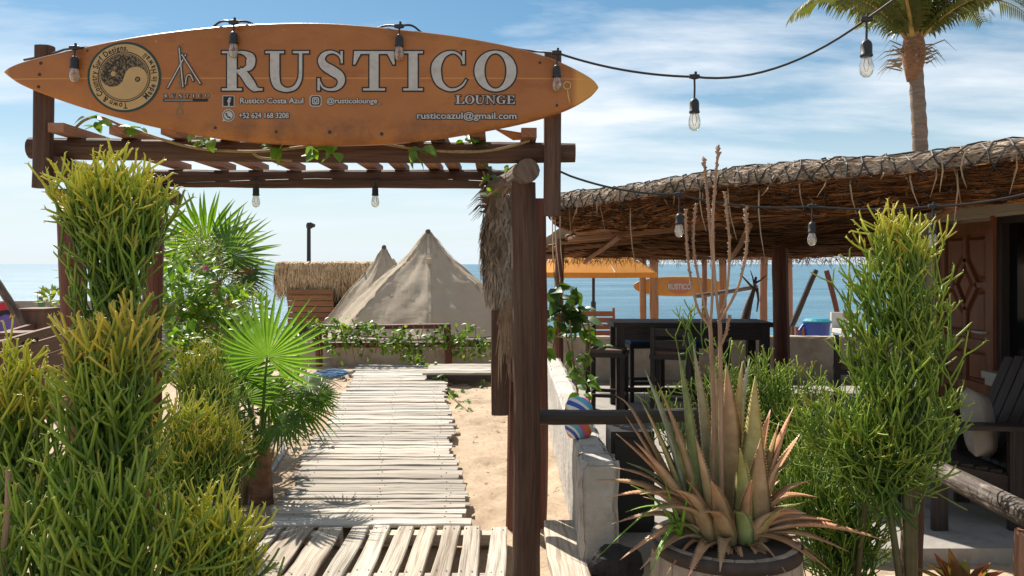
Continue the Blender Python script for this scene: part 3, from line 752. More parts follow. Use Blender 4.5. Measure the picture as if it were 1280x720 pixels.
def merged(layers, base, step, name, mat):
    b = MB()
    for i, fl in enumerate(layers):
        i0 = len(b.v)
        for (u, v) in fl.v:
            x = (u - 376) * S; z = (97 - v) * S; b.vert((x, face_y(x, z) - base - i * step, z))
        for f in fl.f: b.face([i0 + k for k in f])
    return b.build(name, mat, brd)
for ch, u0, u1 in (('R', 282, 332), ('U', 335.5, 389), ('S', 398, 434.5), ('T', 443.5, 494.5), ('I', 505, 529), ('C', 538.5, 583.5), ('O', 592.5, 644)):
    merged(glyph_layers(ch, u0, u1, 115.5, 67, 1.7), 0.0020, 0.00005, 'letter_outline', m_black_print)
    merged(glyph_layers(ch, u0, u1, 115.5, 67, 0.0), 0.0034, 0.00008, 'letter', m_letter)
xs = 569
for ch, w in (('L', 11.2), ('O', 11.8), ('U', 12.6), ('N', 12.8), ('G', 12), ('E', 10.2)):
    merged(glyph_layers(ch, xs, xs + w, 131.8, 121.5, 1.2), 0.0020, 0.00005, 'letter_outline', m_black_print)
    merged(glyph_layers(ch, xs, xs + w, 131.8, 121.5, 0.0), 0.0034, 0.00008, 'letter', m_letter)
    xs += w + 0.5

_tcache = {}
def text_geo(s, offset=0.0):
    key = (s, offset)
    if key in _tcache: return _tcache[key]
    cu = bpy.data.curves.new('t', 'FONT'); cu.body = s; cu.size = 1.0; cu.offset = offset; cu.resolution_u = 4; cu.fill_mode = 'FRONT'
    o = bpy.data.objects.new('t', cu); col.objects.link(o)
    dg = bpy.context.evaluated_depsgraph_get(); dg.update()
    me = bpy.data.meshes.new_from_object(o.evaluated_get(dg))
    vs_ = [(v.co.x, v.co.y) for v in me.vertices]; fs = [tuple(p.vertices) for p in me.polygons]
    bpy.data.objects.remove(o); bpy.data.curves.remove(cu); bpy.data.meshes.remove(me)
    _tcache[key] = (vs_, fs); return vs_, fs
def print_text(s, u0, u1, vb, size, mat, outline, grow=0.012, ow=0.075, name='lettering'):
    v0, f0 = text_geo(s, grow)
    xa = min(p[0] for p in v0); xb = max(p[0] for p in v0); k = (u1 - u0) / (xb - xa)
    tr = lambda p: (u0 + (p[0] - xa) * k, vb - p[1] * size)
    if outline is not None:
        ls_ = []
        for j in range(10):
            fl_ = Flat(); fl_.v = [(tr(p)[0] + math.cos(j * 0.6283) * ow, tr(p)[1] + math.sin(j * 0.6283) * ow) for p in v0]; fl_.f = f0; ls_.append(fl_)
        merged(ls_, 0.0020, 0.00006, 'lettering_outline', outline)
    ls_ = []
    for j in range(4):
        fl_ = Flat(); fl_.v = [(tr(p)[0] + (0.3, -0.3, 0, 0)[j], tr(p)[1] + (0, 0, 0.22, -0.22)[j]) for p in v0]; fl_.f = f0; ls_.append(fl_)
    return merged(ls_, 0.0034, 0.00006, name, mat)
print_text('rusticoazul@gmail.com', 522, 644, 150, 11.0, m_letter, m_black_print, 0.0, 1.25)
print_text('Rustico Costa Azul', 304.5, 382, 131.2, 9.6, m_letter, m_black_print, 0.0, 1.0)
print_text('@rusticolounge_', 411, 478, 131.2, 9.4, m_letter, m_black_print, 0.0, 0.9)
print_text('+52 624 168 3208', 303, 364, 149.3, 9.4, m_letter, m_black_print, 0.0, 1.0)
def disc(cx, cy, r, n=28, rings=3, ry=None):
    fl = Flat(); ry = ry or r
    fl.v.append((cx, cy)); 
    for j in range(1, rings + 1):
        for k in range(n):
            a = 2 * math.pi * k / n; fl.v.append((cx + math.cos(a) * r * j / rings, cy + math.sin(a) * ry * j / rings))
    for k in range(n): fl.f.append((0, 1 + k, 1 + (k + 1) % n))
    for j in range(rings - 1):
        for k in range(n):
            a = 1 + j * n + k; c = 1 + j * n + (k + 1) % n; fl.f.append((a, a + n, c + n, c))
    return fl
def rring(cx, cy, r0, r1, n=56, q=1.0):
    fl = Flat(); fl.strip([(cx + math.cos(6.28319 * k / n) * r1, cy + math.sin(6.28319 * k / n) * r1 * q) for k in range(n)],
                          [(cx + math.cos(6.28319 * k / n) * r0, cy + math.sin(6.28319 * k / n) * r0 * q) for k in range(n)], True); return fl
def rrect(x0, y0, x1, y1, r=2, n=5):
    fl = Flat(); pts = []
    for cx, cy, a0 in ((x1 - r, y1 - r, 0), (x0 + r, y1 - r, 90), (x0 + r, y0 + r, 180), (x1 - r, y0 + r, 270)):
        for k in range(n + 1):
            a = math.radians(a0 + 90 * k / n); pts.append((cx + math.cos(a) * r, cy + math.sin(a) * r))
    fl.poly(pts); return fl
def flat(name, fl, mat, off): return drape(name, fl.v, fl.f, mat, off)
# icons
flat('icon_plate', rrect(282.5, 121.5, 297.5, 135.5, 1.2), m_letter, 0.0020); flat('icon_plate', rrect(283.5, 122.5, 296.5, 134.5, .8), m_black_print, 0.0028)
v0, f0 = text_geo('f', 0.035); drape('icon', [(289.0 + p[0] * 13, 134.3 - p[1] * 14) for p in v0], f0, m_letter, 0.0036)
flat('icon_plate', rrect(389.6, 121, 404.6, 135.4, 4), m_letter, 0.0020); flat('icon_plate', rrect(391, 122.3, 403.2, 134.1, 3.2), m_black_print, 0.0026)
flat('icon_plate', rrect(392.6, 123.8, 401.6, 132.6, 2.4), m_letter, 0.0032); flat('icon_plate', rrect(394, 125.2, 400.2, 131.2, 1.6), m_black_print, 0.0038); flat('icon', rring(397.1, 128.2, 1.3, 2.6, 20), m_letter, 0.0044)
flat('icon_plate', disc(289.8, 146, 7.6), m_letter, 0.0020); flat('icon_plate', disc(289.8, 146, 6.4), m_black_print, 0.0026); flat('icon_plate', disc(289.8, 146, 5.4), m_letter, 0.0032)
fl = Flat(); fl.poly([(282.3, 153.2), (284.2, 146.8), (289, 152.4)]); flat('icon_plate', fl, m_letter, 0.0021)
fl = Flat(); Lp, Rp = stroke_lr(spline([(287.2, 143.2, 2.4), (287.8, 145.8, 1.6), (289.8, 148.2, 1.6), (292.5, 148.9, 2.4)], 4), 0); fl.strip(Lp, Rp); flat('icon', fl, m_black_print, 0.0038)
# round emblem
ex, ey, q = 161.5, 98.5, 0.955
flat('emblem_disc', disc(ex, ey, 45.5, 64, 10, 45.5 * q), m_green_print, 0.0020)
flat('emblem_disc', disc(ex, ey, 42.6, 64, 10, 42.6 * q), m_cream_print, 0.0030)
flat('emblem_ring', rring(ex, ey, 31.4, 32.6, 64, q), m_black_print, 0.0040)
flat('emblem_ring', rring(ex, ey, 29.4, 30.2, 64, q), m_black_print, 0.0040)
fl = Flat(); A = []; B_ = []
Ry = 28.8
for k in range(41):
    x = -Ry + 2 * Ry * k / 40
    yt = math.sqrt(max(0, Ry * Ry - x * x)); hr = Ry / 2
    if x < 0: ys = -math.sqrt(max(0, hr * hr - (x + hr) ** 2))
    else: ys = math.sqrt(max(0, hr * hr - (x - hr) ** 2))
    ca, sa = math.cos(0.10), math.sin(0.10)
    A.append((ex + x * ca - yt * sa * -1, ey - (yt * ca + x * sa * -1) * q)); B_.append((ex + x * ca + ys * sa, ey - (ys * ca - x * sa) * q))
fl.strip(A, B_); flat('emblem_half', fl, m_speckle, 0.0040)
flat('emblem_dot', disc(148.3, 95, 3.2, 16, 1), m_cream_print, 0.0046); flat('emblem_dot', disc(178.3, 101.6, 3.3, 16, 1), m_black_print, 0.0040); flat('emblem_dot', disc(178.3, 101.6, 2.0, 16, 1), m_tan_print, 0.0046)
def ring_text(s, a0, a1, r, size, inward):
    """characters along the circle from angle a0 to a1 (degrees, 0 = right, counter-clockwise)"""
    wd = []
    for ch in s:
        if ch == ' ': wd.append(0.32); continue
        v, f = text_geo(ch, 0.02); wd.append(max(p[0] for p in v) - min(p[0] for p in v) + 0.10)
    tot = sum(wd); pos = 0; V = []; Fc = []
    for ch, w in zip(s, wd):
        if ch != ' ':
            a = math.radians(a0 + (a1 - a0) * (pos + w / 2) / tot); v, f = text_geo(ch, 0.02)
            xm = (min(p[0] for p in v) + max(p[0] for p in v)) / 2; i0 = len(V)
            sgn = -1 if inward else 1
            upx, upy = math.cos(a) * sgn, math.sin(a) * sgn
            rx_, ry_ = upy, -upx
            for p in v:
                X = (p[0] - xm) * size * 0.80; Yv = (p[1] - 0.33) * size
                V.append((ex + math.cos(a) * r + rx_ * X + upx * Yv, ey - (math.sin(a) * r + ry_ * X + upy * Yv) * q))
            Fc += [tuple(i0 + k for k in t) for t in f]
        pos += w
    drape('emblem_lettering', V, Fc, m_black_print, 0.0040)
ring_text('Town & Country Surf Designs.', 277, 82, 37.2, 10.2, False)
ring_text('Made in Hawaii', -48, 50, 37.2, 10.2, True)
# small tent-frame logo
def stroke_print(pts, w, name='logo_stroke', off=0.0030):
    P3 = [(a, c, w) for a, c in (spline(pts, 5) if len(pts) > 2 else pts)]
    fl = Flat(); Lp, Rp = stroke_lr(P3, 1.0, ext=1.0); fl.strip(Lp, Rp); flat(name + '_outline', fl, m_black_print, off - 0.0006)
    fl = Flat(); Lp, Rp = stroke_lr(P3, 0); fl.strip(Lp, Rp); flat(name, fl, m_letter, off + 0.0004)
v0, f0 = text_geo('Don Johnston', 0.02); xa = min(p[0] for p in v0); xb = max(p[0] for p in v0)
drape('faded_lettering', [(233.5 - (p[1]) * 12, 146 - (p[0] - xa) / (xb - xa) * 88) for p in v0], f0, m_tan_print, 0.0018)
stroke_print([(215, 112.5), (237.5, 71)], 1.6, off=0.0030); stroke_print([(229.2, 62.5), (234.2, 111.5)], 1.6, off=0.0042); stroke_print([(232.5, 71), (255.8, 107.5)], 1.6, off=0.0054)
stroke_print([(237.5, 108.5), (239, 98.5), (243.5, 96.5), (247, 104)], 1.5, off=0.0066)
xs = 211
for ch in 'RUSTICO':
    w = 4.6 if ch != 'I' else 2.6
    merged(glyph_layers(ch, xs, xs + w, 124, 120, 0.7), 0.0020, 0.00004, 'letter_outline', m_black_print); merged(glyph_layers(ch, xs, xs + w, 124, 120, 0.0), 0.0030, 0.00005, 'letter', m_letter)
    xs += w + 4.1
fl = Flat(); fl.poly([(209.5, 125.6), (264.5, 125.6), (264.5, 129), (209.5, 129)]); flat('logo_bar', fl, m_black_print, 0.0020)
fl = Flat(); fl.poly([(211, 126.8), (246, 126.8), (246, 127.6), (211, 127.6)]); flat('logo_bar', fl, m_letter, 0.0026)
# screws, plug ring, fin
def bl(u, v, off=0.0): x = (u - 376) * S; z = (97 - v) * S; return Vector((x, face_y(x, z) - off, z))
for (u, v, r) in ((57, 81, 2.0), (55.5, 95, 2.0), (54, 110, 2.0), (273, 161, 1.7), (348, 166, 1.7), (414, 166.5, 2.2), (478, 168.5, 2.2), (694, 133, 1.8), (673, 80.5, 1.6), (115, 66, 1.2)):
    b = MB(); b.lathe([(r * S, -0.001), (r * S, 0.0025), (r * S * 0.5, 0.004), (0, 0.0042)], bl(u, v), 10, Matrix.Rotation(math.radians(90), 3, 'X')); b.build('screw', m_black_metal, brd)
b = MB(); c = bl(706.5, 108.5); b.tube([c + Vector((math.cos(a) * 0.017, -0.003, math.sin(a) * 0.017)) for a in [6.2832 * k / 20 for k in range(21)]], 0.0035, 6, False); b.build('plug_ring', m_brass, brd)
b = MB(); b.tube([bl(707, 114, .002), bl(708, 122, .003), bl(710, 130, .002)], [0.003, 0.004, 0.002], 5); b.build('leash_cord', m_brass, brd)
b = MB()
fp = [bl(615, 165) + Vector((0, 0.06, 0.03)), bl(668, 165) + Vector((0, 0.07, 0.0)), bl(667, 168.5) + Vector((0, 0.11, 0)), bl(640, 170.5) + Vector((0, 0.10, 0))]
i1 = [b.vert(p) for p in fp]; i2 = [b.vert(p + Vector((0, 0.012, 0))) for p in fp]
b.face(i1); b.face(list(reversed(i2)))
for k in range(4): b.face((i1[k], i2[k], i2[(k + 1) % 4], i1[(k + 1) % 4]))
b.build('fin', m_board, brd)

# ------------------------------------------------------------------ string lights
bulb_prof = [(0.0, -0.128), (0.010, -0.126), (0.019, -0.117), (0.0235, -0.102), (0.0235, -0.090), (0.019, -0.072), (0.014, -0.058), (0.013, -0.05)]
sock_prof = [(0.0, -0.002), (0.008, -0.003), (0.016, -0.012), (0.0185, -0.022), (0.0185, -0.050), (0.0205, -0.052), (0.0205, -0.058), (0.0185, -0.060), (0.012, -0.060)]
b = MB(); b.lathe(bulb_prof, (0, 0, 0), 16); bulb_me = b.mesh('bulb', m_bulb, True)
b = MB(); b.lathe(sock_prof, (0, 0, 0), 14); sock_me = b.mesh('socket', m_black_rubber, True)
b = MB(); b.tube([(-0.004, 0, -0.06), (-0.009, 0, -0.088), (-0.003, 0, -0.108), (0.003, 0, -0.108), (0.009, 0, -0.088), (0.004, 0, -0.06)], 0.0013, 4); fil_me = b.mesh('filament', m_filament)
def string_light(label, path, bulbs, r=0.0055, group=None):
    t = thing('string_light', label, 'string light', path[0])
    o0 = Vector(path[0]); b = MB()
    b.tube([Vector(p) - o0 for p in path], r, 6); b.build('cable', m_black_rubber, t, smooth=True)
    for (p, cord, sc) in bulbs:
        p = Vector(p) - o0
        b = MB(); b.tube([p + Vector((-0.022, 0, 0.002)), p, p + Vector((0.022, 0, 0.002))], [0.009, 0.013, 0.009], 8)
        b.tube([p, p + Vector((0.001, 0, -cord * 0.5)), p + Vector((0, 0, -cord - 0.004))], 0.0045, 6)
        b.tube([p + Vector((0.004, 0, 0.0)), p + Vector((0.006, 0, 0.022))], 0.006, 6); b.build('connector', m_black_rubber, t)
        s = put('socket', sock_me, t); s.location = p + Vector((0, 0, -cord)); s.scale = (sc, sc, sc)
        put('bulb', bulb_me, s); put('filament', fil_me, s)
    return t
def cat(p0, p1, sag, n=14):
    p0 = Vector(p0); p1 = Vector(p1)
    return [p0.lerp(p1, i / n) - Vector((0, 0, sag * 4 * (i / n) * (1 - i / n))) for i in range(n + 1)]
d1 = 3.74
pa = [P(30, 75, 3.95), P(60, 69, 3.9), P(80, 62, 3.80), P(93, 60, d1)]
def over(u0, v0, u1, v1):      # from one clip to the next the cable lies behind the board's upper rail
    return [Vector(p) for p in spline([tuple(P(u0, v0, d1)), tuple(P(u0 + 16, v0 - 1, 3.80)), tuple(P(u0 + 40, lerp(v0, v1, .25) + 5, 3.87)), tuple(P((u0 + u1) / 2, (v0 + v1) / 2 + 4, 3.88)), tuple(P(u1 - 40, lerp(v0, v1, .75) + 5, 3.87)), tuple(P(u1 - 16, v1 - 1, 3.80)), tuple(P(u1, v1, d1))], 5)]
pb = over(93, 60, 292, 28); pc = over(292, 28, 499, 33); pd = over(499, 33, 696, 66); pe = cat(P(696, 66, d1), P(868, 96, 3.45), 0.025); pf = cat(P(868, 96, 3.45), P(1083, 24, 3.05), 0.075); pg = cat(P(1083, 24, 3.05), P(1330, -190, 2.6), 0.03)
string_light('upper black string light looping over the surfboard to the palm', pa + pb[1:] + pc[1:] + pd[1:] + pe[1:] + pf[1:] + pg[1:],
  [(P(93, 60, d1), 0.035, 1.0), (P(292, 28, d1), 0.04, 1.0), (P(499, 33, d1), 0.035, 1.0), (P(696, 66, d1), 0.055, 1.0), (P(868, 96, 3.45), 0.09, 1.12), (P(1083, 24, 3.05), 0.075, 1.15)])
db = 5.12
q0 = [P(205, 230, db), P(320, 226, db), P(395, 224, db), P(469, 226, db), P(540, 224, db), P(608, 227, 5.05), P(640, 215, 4.9)]
string_light('string light strung along the underside of the rear pergola beam', q0, [(P(320, 226, db), 0.03, 1.1), (P(469, 226, db), 0.03, 1.1), (P(608, 225, 5.0), 0.03, 1.1)])
d3 = 4.6
q1 = [P(697, 213, 4.0)] + cat(P(702, 216, 4.05), P(848, 243, 4.1), 0.03)[1:] + cat(P(848, 243, 4.1), P(1015, 258, 4.05), 0.03)[1:] + cat(P(1015, 258, 4.05), P(1165, 258, 3.85), 0.015)[1:] + cat(P(1165, 258, 3.85), P(1320, 232, 3.6), 0.02)[1:]
string_light('lower string light strung from pergola across the thatched eave', q1, [(P(849, 243, 4.1), 0.095, 0.98), (P(1015, 258, 4.05), 0.075, 0.98), (P(1166, 258, 3.85), 0.075, 0.95)])

# ------------------------------------------------------------------ thatched bar roof
R = random.Random(21)
EL = Vector((0.40, 8.10, 2.255)); ER = Vector((4.62, 1.66, 2.255))
ed = (ER - EL); ed_n = ed.normalized(); en = Vector((ed_n.y, -ed_n.x, 0)).normalized()
if en.y > 0: en = -en            # outward, towards the entrance
def far_eave(t): return Vector((lerp(0.25, 5.1, t * 2), 11.3, 1.70)) if t < 0.5 else Vector((5.1 + (t - 0.5) * 8, 11.3, 1.70 + min(0.6, (t - 0.5) * 4)))
roof = thing('thatched_roof', 'long palm-thatched roof with black netting over the bar terrace', 'roof', (2.6, 8.0, 0))
ro = roof.location
prof = spline([(-0.75, -0.04), (-0.35, 0.045), (-0.10, 0.065), (0.02, 0.025), (0.05, -0.04), (0.045, -0.13), (0.0, -0.23), (-0.09, -0.31), (-0.25, -0.36), (-0.50, -0.38)], 4)
Ls = [0]
for a, c in zip(prof, prof[1:]): Ls.append(Ls[-1] + math.hypot(c[0] - a[0], c[1] - a[1]))
def prof_at(w):
    x = w * Ls[-1]
    for i in range(len(prof) - 1):
        if x <= Ls[i + 1] + 1e-9:
            k = (x - Ls[i]) / (Ls[i + 1] - Ls[i]); return (lerp(prof[i][0], prof[i + 1][0], k), lerp(prof[i][1], prof[i + 1][1], k))
    return prof[-1]
def eave(t, w, lift=0.0):
    a, z = prof_at(w); a2, z2 = prof_at(min(1, w + 0.02)); a1, z1 = prof_at(max(0, w - 0.02))
    tx, tz = a2 - a1, z2 - z1; l = math.hypot(tx, tz) or 1
    nx, nz = -tz / l, tx / l                       # outward normal of the profile
    if nx * 0.3 + (1 if w < .4 else 0) < 0: pass
    und = mnoise.noise(Vector((t * 9, w * 3, 5.0))) * 0.05 + mnoise.noise(Vector((t * 30, w * 6, 1.0))) * 0.025
    a += -nx * (lift + und) * -1 * -1; z += -nz * (lift + und) * -1 * -1
    sc = lerp(0.82, 0.58, t)
    return EL + ed * t + en * (a * sc) + Vector((0, 0, z * sc + mnoise.noise(Vector((t * 5, 0.2, 9))) * 0.03)) - ro
# check which way the profile normal points (outwards = up at the top)
if (eave(0.5, 0.25, 0.05) - eave(0.5, 0.25, 0)).z < 0: LIFT = -1
else: LIFT = 1
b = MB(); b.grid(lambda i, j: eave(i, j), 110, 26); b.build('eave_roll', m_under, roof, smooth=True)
# underside and upper skin running down to the far eave
def bulge(t, s): return 0.22 * math.sin(math.pi * s) * max(0.0, min(1.0, (t - 0.36) / 0.2))
def under(t, s, dz=0.0):
    p0 = EL + ed * t + en * -0.38 * (1 - 0.25 * t) + Vector((0, 0, -0.28 * (1 - 0.5 * t))); p1 = far_eave(t)
    sag = mnoise.noise(Vector((t * 12, s * 8, 3))) * 0.03
    return p0.lerp(p1, s) + Vector((0, 0, sag + dz + bulge(t, s))) - ro
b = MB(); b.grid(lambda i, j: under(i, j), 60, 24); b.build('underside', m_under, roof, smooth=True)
def upper(t, s):
    p0 = EL + ed * t + en * -0.55 + Vector((0, 0, -0.03)); p1 = far_eave(t) + Vector((0, 0.1, 0.12))
    return p0.lerp(p1, s) + Vector((0, 0, mnoise.noise(Vector((t * 20, s * 9, 4))) * 0.04 + bulge(t, s))) - ro
b = MB(); b.cur = (0.30, 0.24, 0.18); b.grid(upper, 60, 20); b.build('upper_thatch', m_thatch, roof, smooth=True)
# palm strips lying over the eave
b = MB()
for i in range(6400):
    t = R.random(); w0 = R.uniform(0.15, 0.545); ln = R.uniform(0.03, 0.10); sl = R.uniform(-0.07, 0.07)
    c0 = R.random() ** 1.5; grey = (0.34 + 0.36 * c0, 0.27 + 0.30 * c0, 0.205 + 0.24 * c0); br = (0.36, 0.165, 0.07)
    n = 5; pts = []; cs = []
    for k in range(n):
        w = min(0.97, w0 + ln * k / (n - 1)); tt = min(1, max(0, t + sl * k / (n - 1)))
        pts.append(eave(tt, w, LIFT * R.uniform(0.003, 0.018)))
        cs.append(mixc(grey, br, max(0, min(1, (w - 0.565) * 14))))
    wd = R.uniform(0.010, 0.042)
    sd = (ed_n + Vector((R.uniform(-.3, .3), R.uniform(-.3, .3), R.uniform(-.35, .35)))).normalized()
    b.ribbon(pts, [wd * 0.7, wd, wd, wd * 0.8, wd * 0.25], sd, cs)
for i in range(5200):          # shaggy lower layers seen under the eave
    t = R.random(); w0 = R.uniform(0.575, 0.95); ln = R.uniform(0.03, 0.12)
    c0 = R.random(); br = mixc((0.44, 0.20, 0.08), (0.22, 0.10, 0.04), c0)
    dt_ = R.uniform(-.05, .05); ln *= R.random() * 0.5
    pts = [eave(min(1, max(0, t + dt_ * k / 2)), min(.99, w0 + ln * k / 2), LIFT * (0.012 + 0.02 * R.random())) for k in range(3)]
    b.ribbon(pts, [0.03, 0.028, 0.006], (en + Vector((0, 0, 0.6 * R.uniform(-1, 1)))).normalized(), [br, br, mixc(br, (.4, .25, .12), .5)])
b.build('palm_strips', m_thatch, roof, kind='stuff')
# loose strands hanging from the eave
b = MB()
for i in range(60):
    t = R.random(); p = eave(t, R.uniform(0.40, 0.6), LIFT * 0.03); L = R.choice((0.08, 0.12, 0.16, 0.2, 0.3)) * R.uniform(0.6, 1.2)
    dx_ = R.uniform(-0.08, 0.08); c = mixc((0.50, 0.38, 0.24), (0.32, 0.22, 0.14), R.random())
    b.ribbon([p, p + Vector((dx_ * 0.3, -0.02, -L * 0.35)), p + Vector((dx_ * 0.7, -0.01, -L * 0.7)), p + Vector((dx_, 0, -L))], [0.006, 0.010, 0.007, 0.002], (0.9, -0.3, 0.2), [c] * 4)
def eave_t(u): k = (u - 640) / F; return (k * EL.y - EL.x) / (ed.x - k * ed.y)
for (u, v1) in ((794, 340), (955, 328), (697, 378), (692, 395), (705, 350), (915, 300), (1142, 258), (880, 290), (1010, 262), (1070, 268), (1210, 235)):
    p0 = eave(max(0.01, min(1, eave_t(u))), 0.5, LIFT * 0.03); dd = (p0 + ro).y; p1 = P(u + R.uniform(-6, 8), v1, dd) - ro; c = (0.50, 0.39, 0.27)
    b.ribbon([p0, p0.lerp(p1, .2) + Vector((-.015, 0, 0)), p0.lerp(p1, .45) + Vector((-.028, 0, 0)), p0.lerp(p1, .7) + Vector((-.022, 0, 0)), p1], [0.007, 0.011, 0.011, 0.009, 0.003], (1, 0, 0), [c] * 5)
b.build('hanging_strands', m_thatch, roof, kind='stuff')
# netting over the eave
b = MB(); NT = 52
for sgn in (1, -1):
    for k in range(-9, NT + 9):
        pts = []
        for j in range(15):
            w = 0.10 + 0.72 * j / 14; t = (k + sgn * j * 0.32) / NT + mnoise.noise(Vector((k * .7, j * .6, sgn))) * 0.009
            if 0 <= t <= 1: pts.append(eave(t, w, LIFT * (0.026 + 0.010 * math.sin(k * 2.1 + j))))
        if len(pts) > 2: b.tube(pts, 0.0052, 4, False)
b.build('netting', m_net, roof, kind='stuff')
# poles under the roof, running along it
for i in range(12):
    s = (0.0, 0.035, 0.08, 0.12, 0.17, 0.24, 0.33, 0.44, 0.56, 0.68, 0.80, 0.92)[i]
    a = under(0.0, s, -0.035) + ro; c = under(1.0, s, -0.035) + ro
    log_obj('pole', roof, a, c, R.uniform(0.024, 0.04), m_pole, seed=300 + i, bend=0.03, sides=8)
for i in range(5):
    t = 0.08 + i * 0.21
    log_obj('rafter_pole', roof, under(t, 0.0, -0.10) + ro, under(t, 1.0, -0.10) + ro, 0.028, m_pole, seed=330 + i, bend=0.02, sides=8)
b = MB()                        # frayed palm butts lying between the poles
for i in range(2600):
    t = R.uniform(0, .93); s = R.uniform(0.0, 0.97); L = R.uniform(.02, .07)
    c0 = mixc((0.30, 0.14, 0.06), (0.09, 0.045, 0.022), R.random())
    pts = [under(t, s, -0.012), under(min(1, t + L * .5), s + R.uniform(-.01, .01), -0.03 * R.random() - .012), under(min(1, t + L), min(1, s + R.uniform(-.02, .02)), -0.05 * R.random() - .01)]
    b.ribbon(pts, [0.03, 0.028, 0.005], Vector((R.uniform(-.3, .3), 1, R.uniform(-.6, .6))).normalized(), [c0, c0, mixc(c0, (.4, .25, .13), .3)])
b.build('underside_fronds', m_thatch, roof, kind='stuff')
# ragged straw fringe at the far eave
b = MB()
for i in range(2600):
    t = R.random(); p = far_eave(t) - ro + Vector((0, R.uniform(-0.12, 0.12), R.uniform(-0.06, 0.02))); L = R.uniform(0.04, 0.15)
    d_ = Vector((R.uniform(-1, 1), R.uniform(-.6, .6), R.uniform(-1.3, -0.2))).normalized() * L
    b.ribbon([p, p + d_ * 0.5 + Vector((0, 0, -0.01)), p + d_], [0.008, 0.008, 0.002], (R.uniform(-1, 1), R.uniform(-1, 1), 0.3))
b.build('straw_fringe', m_straw, roof, kind='stuff')
# supports of the roof
def loose_log(name, label, cat_, p0, p1, r, mat, seed, group=None):
    t = MB(); log(t, Vector((0, 0, 0)), Vector(p1) - Vector(p0), r, seed=seed, bend=0.012)
    o = t.build(name, mat, loc=Vector(p0)); return tag(o, label, cat_, group)
loose_log('roof_post', 'thick dark red post holding up the thatched bar roof', 'post', (3.28, 9.75, 0), (3.28, 9.75, 1.92), 0.095, m_redpost, 41)
loose_log('roof_post', 'slim roof post half hidden behind the big thatch bundle', 'post', (0.56, 9.4, 0), (0.56, 9.4, 1.90), 0.055, m_redpost, 42)

# hanging thatch bundle at the pergola's rear corner
tb = thing('thatch_bundle', 'shaggy grey bundle of palm thatch hanging behind the entrance post', 'thatch', P(628, 245, 5.0))
b = MB()
def bun(a, s):     # half-cylinder drape
    rr = 0.065 + 0.05 * math.sin(min(1, s * 1.3) * 1.9) - 0.045 * s * s
    return Vector((math.cos(a) * rr * 1.0 - 0.01, math.sin(a) * rr * 0.8, -s * 0.70))
for i in range(1300):
    a = R.uniform(0, 6.283); s0 = R.uniform(-0.03, 0.72); L = R.uniform(0.15, 0.4); c = mixc((0.50, 0.43, 0.35), (0.15, 0.115, 0.09), R.random())
    pts = []; tw_ = R.uniform(-.28, .28)
    for k in range(4):
        s = s0 + L * k / 3; p = bun(a + (k - 1.5) * tw_, min(1.02, s)) * 1.0; o_ = 1.08 + 0.13 * k * R.random()
        pts.append(Vector((p.x * o_, p.y * o_, p.z)))
    wd = R.uniform(0.008, 0.028); b.ribbon(pts, [wd * .7, wd, wd * .8, 0.002], Vector((-math.sin(a), math.cos(a), R.uniform(-.5, .5))).normalized(), [c] * 4)
for i in range(70):
    p = Vector((R.uniform(-0.02, 0.09), -0.06, R.uniform(-0.78, -0.5))); L = R.uniform(0.15, 0.45); c = mixc((0.42, 0.31, 0.21), (0.26, 0.17, 0.11), R.random())
    b.ribbon([p, p + Vector((R.uniform(-.02, .02), 0, -L * .5)), p + Vector((R.uniform(-.03, .03), 0, -L))], [0.012, 0.012, 0.003], (1, .2, 0), [c] * 3)
for i in range(26):     # stray spikes to the left of the top
    p = Vector((-0.05, -0.03, R.uniform(-0.12, 0.02))); L = R.uniform(0.08, 0.17)
    b.ribbon([p, p + Vector((-L * .6, 0, 0.01)), p + Vector((-L, 0, -0.05))], [0.01, 0.008, 0.002], (0, .3, 1), [(0.2, .14, .09)] * 3)
b.build('strands', m_thatch, tb, kind='stuff')
b = MB()
for sgn in (1, -1):
    for k in range(4):
        b.tube([bun(k * 0.9 + sgn * j * 0.28, j / 12 * 0.8) * 1.0 + Vector((math.cos(k * .9 + sgn * j * .28) * .012, math.sin(k * .9 + sgn * j * .28) * .012, 0)) for j in range(13)], 0.0035, 4, False)
b.build('netting', m_net, tb)
log_obj('core_pole', tb, tb.location + Vector((0.0, 0, 0.0)), tb.location + Vector((0.0, 0, -0.74)), 0.05, m_post, seed=8)

# ------------------------------------------------------------------ house on the right
hs = thing('house', 'cream plastered house front with a dark window behind the firestick plant', 'house', (4.0, 6.0, 0))
def HB(name, x0, x1, y0, y1, z0, z1, mat, parent=hs):
    b = MB(); b.box(((x0 + x1) / 2 - 4.0, (y0 + y1) / 2 - 6.0, (z0 + z1) / 2), (x1 - x0, y1 - y0, z1 - z0)); return b.build(name, mat, parent)
HB('wall', 4.0, 4.25, 2.6, 8.0, 1.99, 2.26, m_cream)
HB('wall', 4.0, 4.25, 2.2, 6.66, 0.0, 0.70, m_cream)
HB('wall', 4.0, 4.25, 7.52, 8.0, 0.0, 1.99, m_cream)
HB('wall', 4.0, 4.25, 2.2, 2.6, 0.70, 1.99, m_cream)
HB('back_wall', 6.2, 6.4, 2.2, 8.0, 0.0, 2.1, m_cream)
HB('moulding', 3.955, 3.998, 2.2, 8.04, 2.02, 2.10, m_cream)
HB('moulding', 3.975, 3.998, 2.2, 8.04, 2.12, 2.14, m_cream)
HB('column', 3.93, 4.07, 7.72, 7.90, 0.0, 2.018, m_white_paint)
win = HB('window', 4.08, 4.10, 2.6, 6.62, 0.78, 1.95, m_glass_dark)
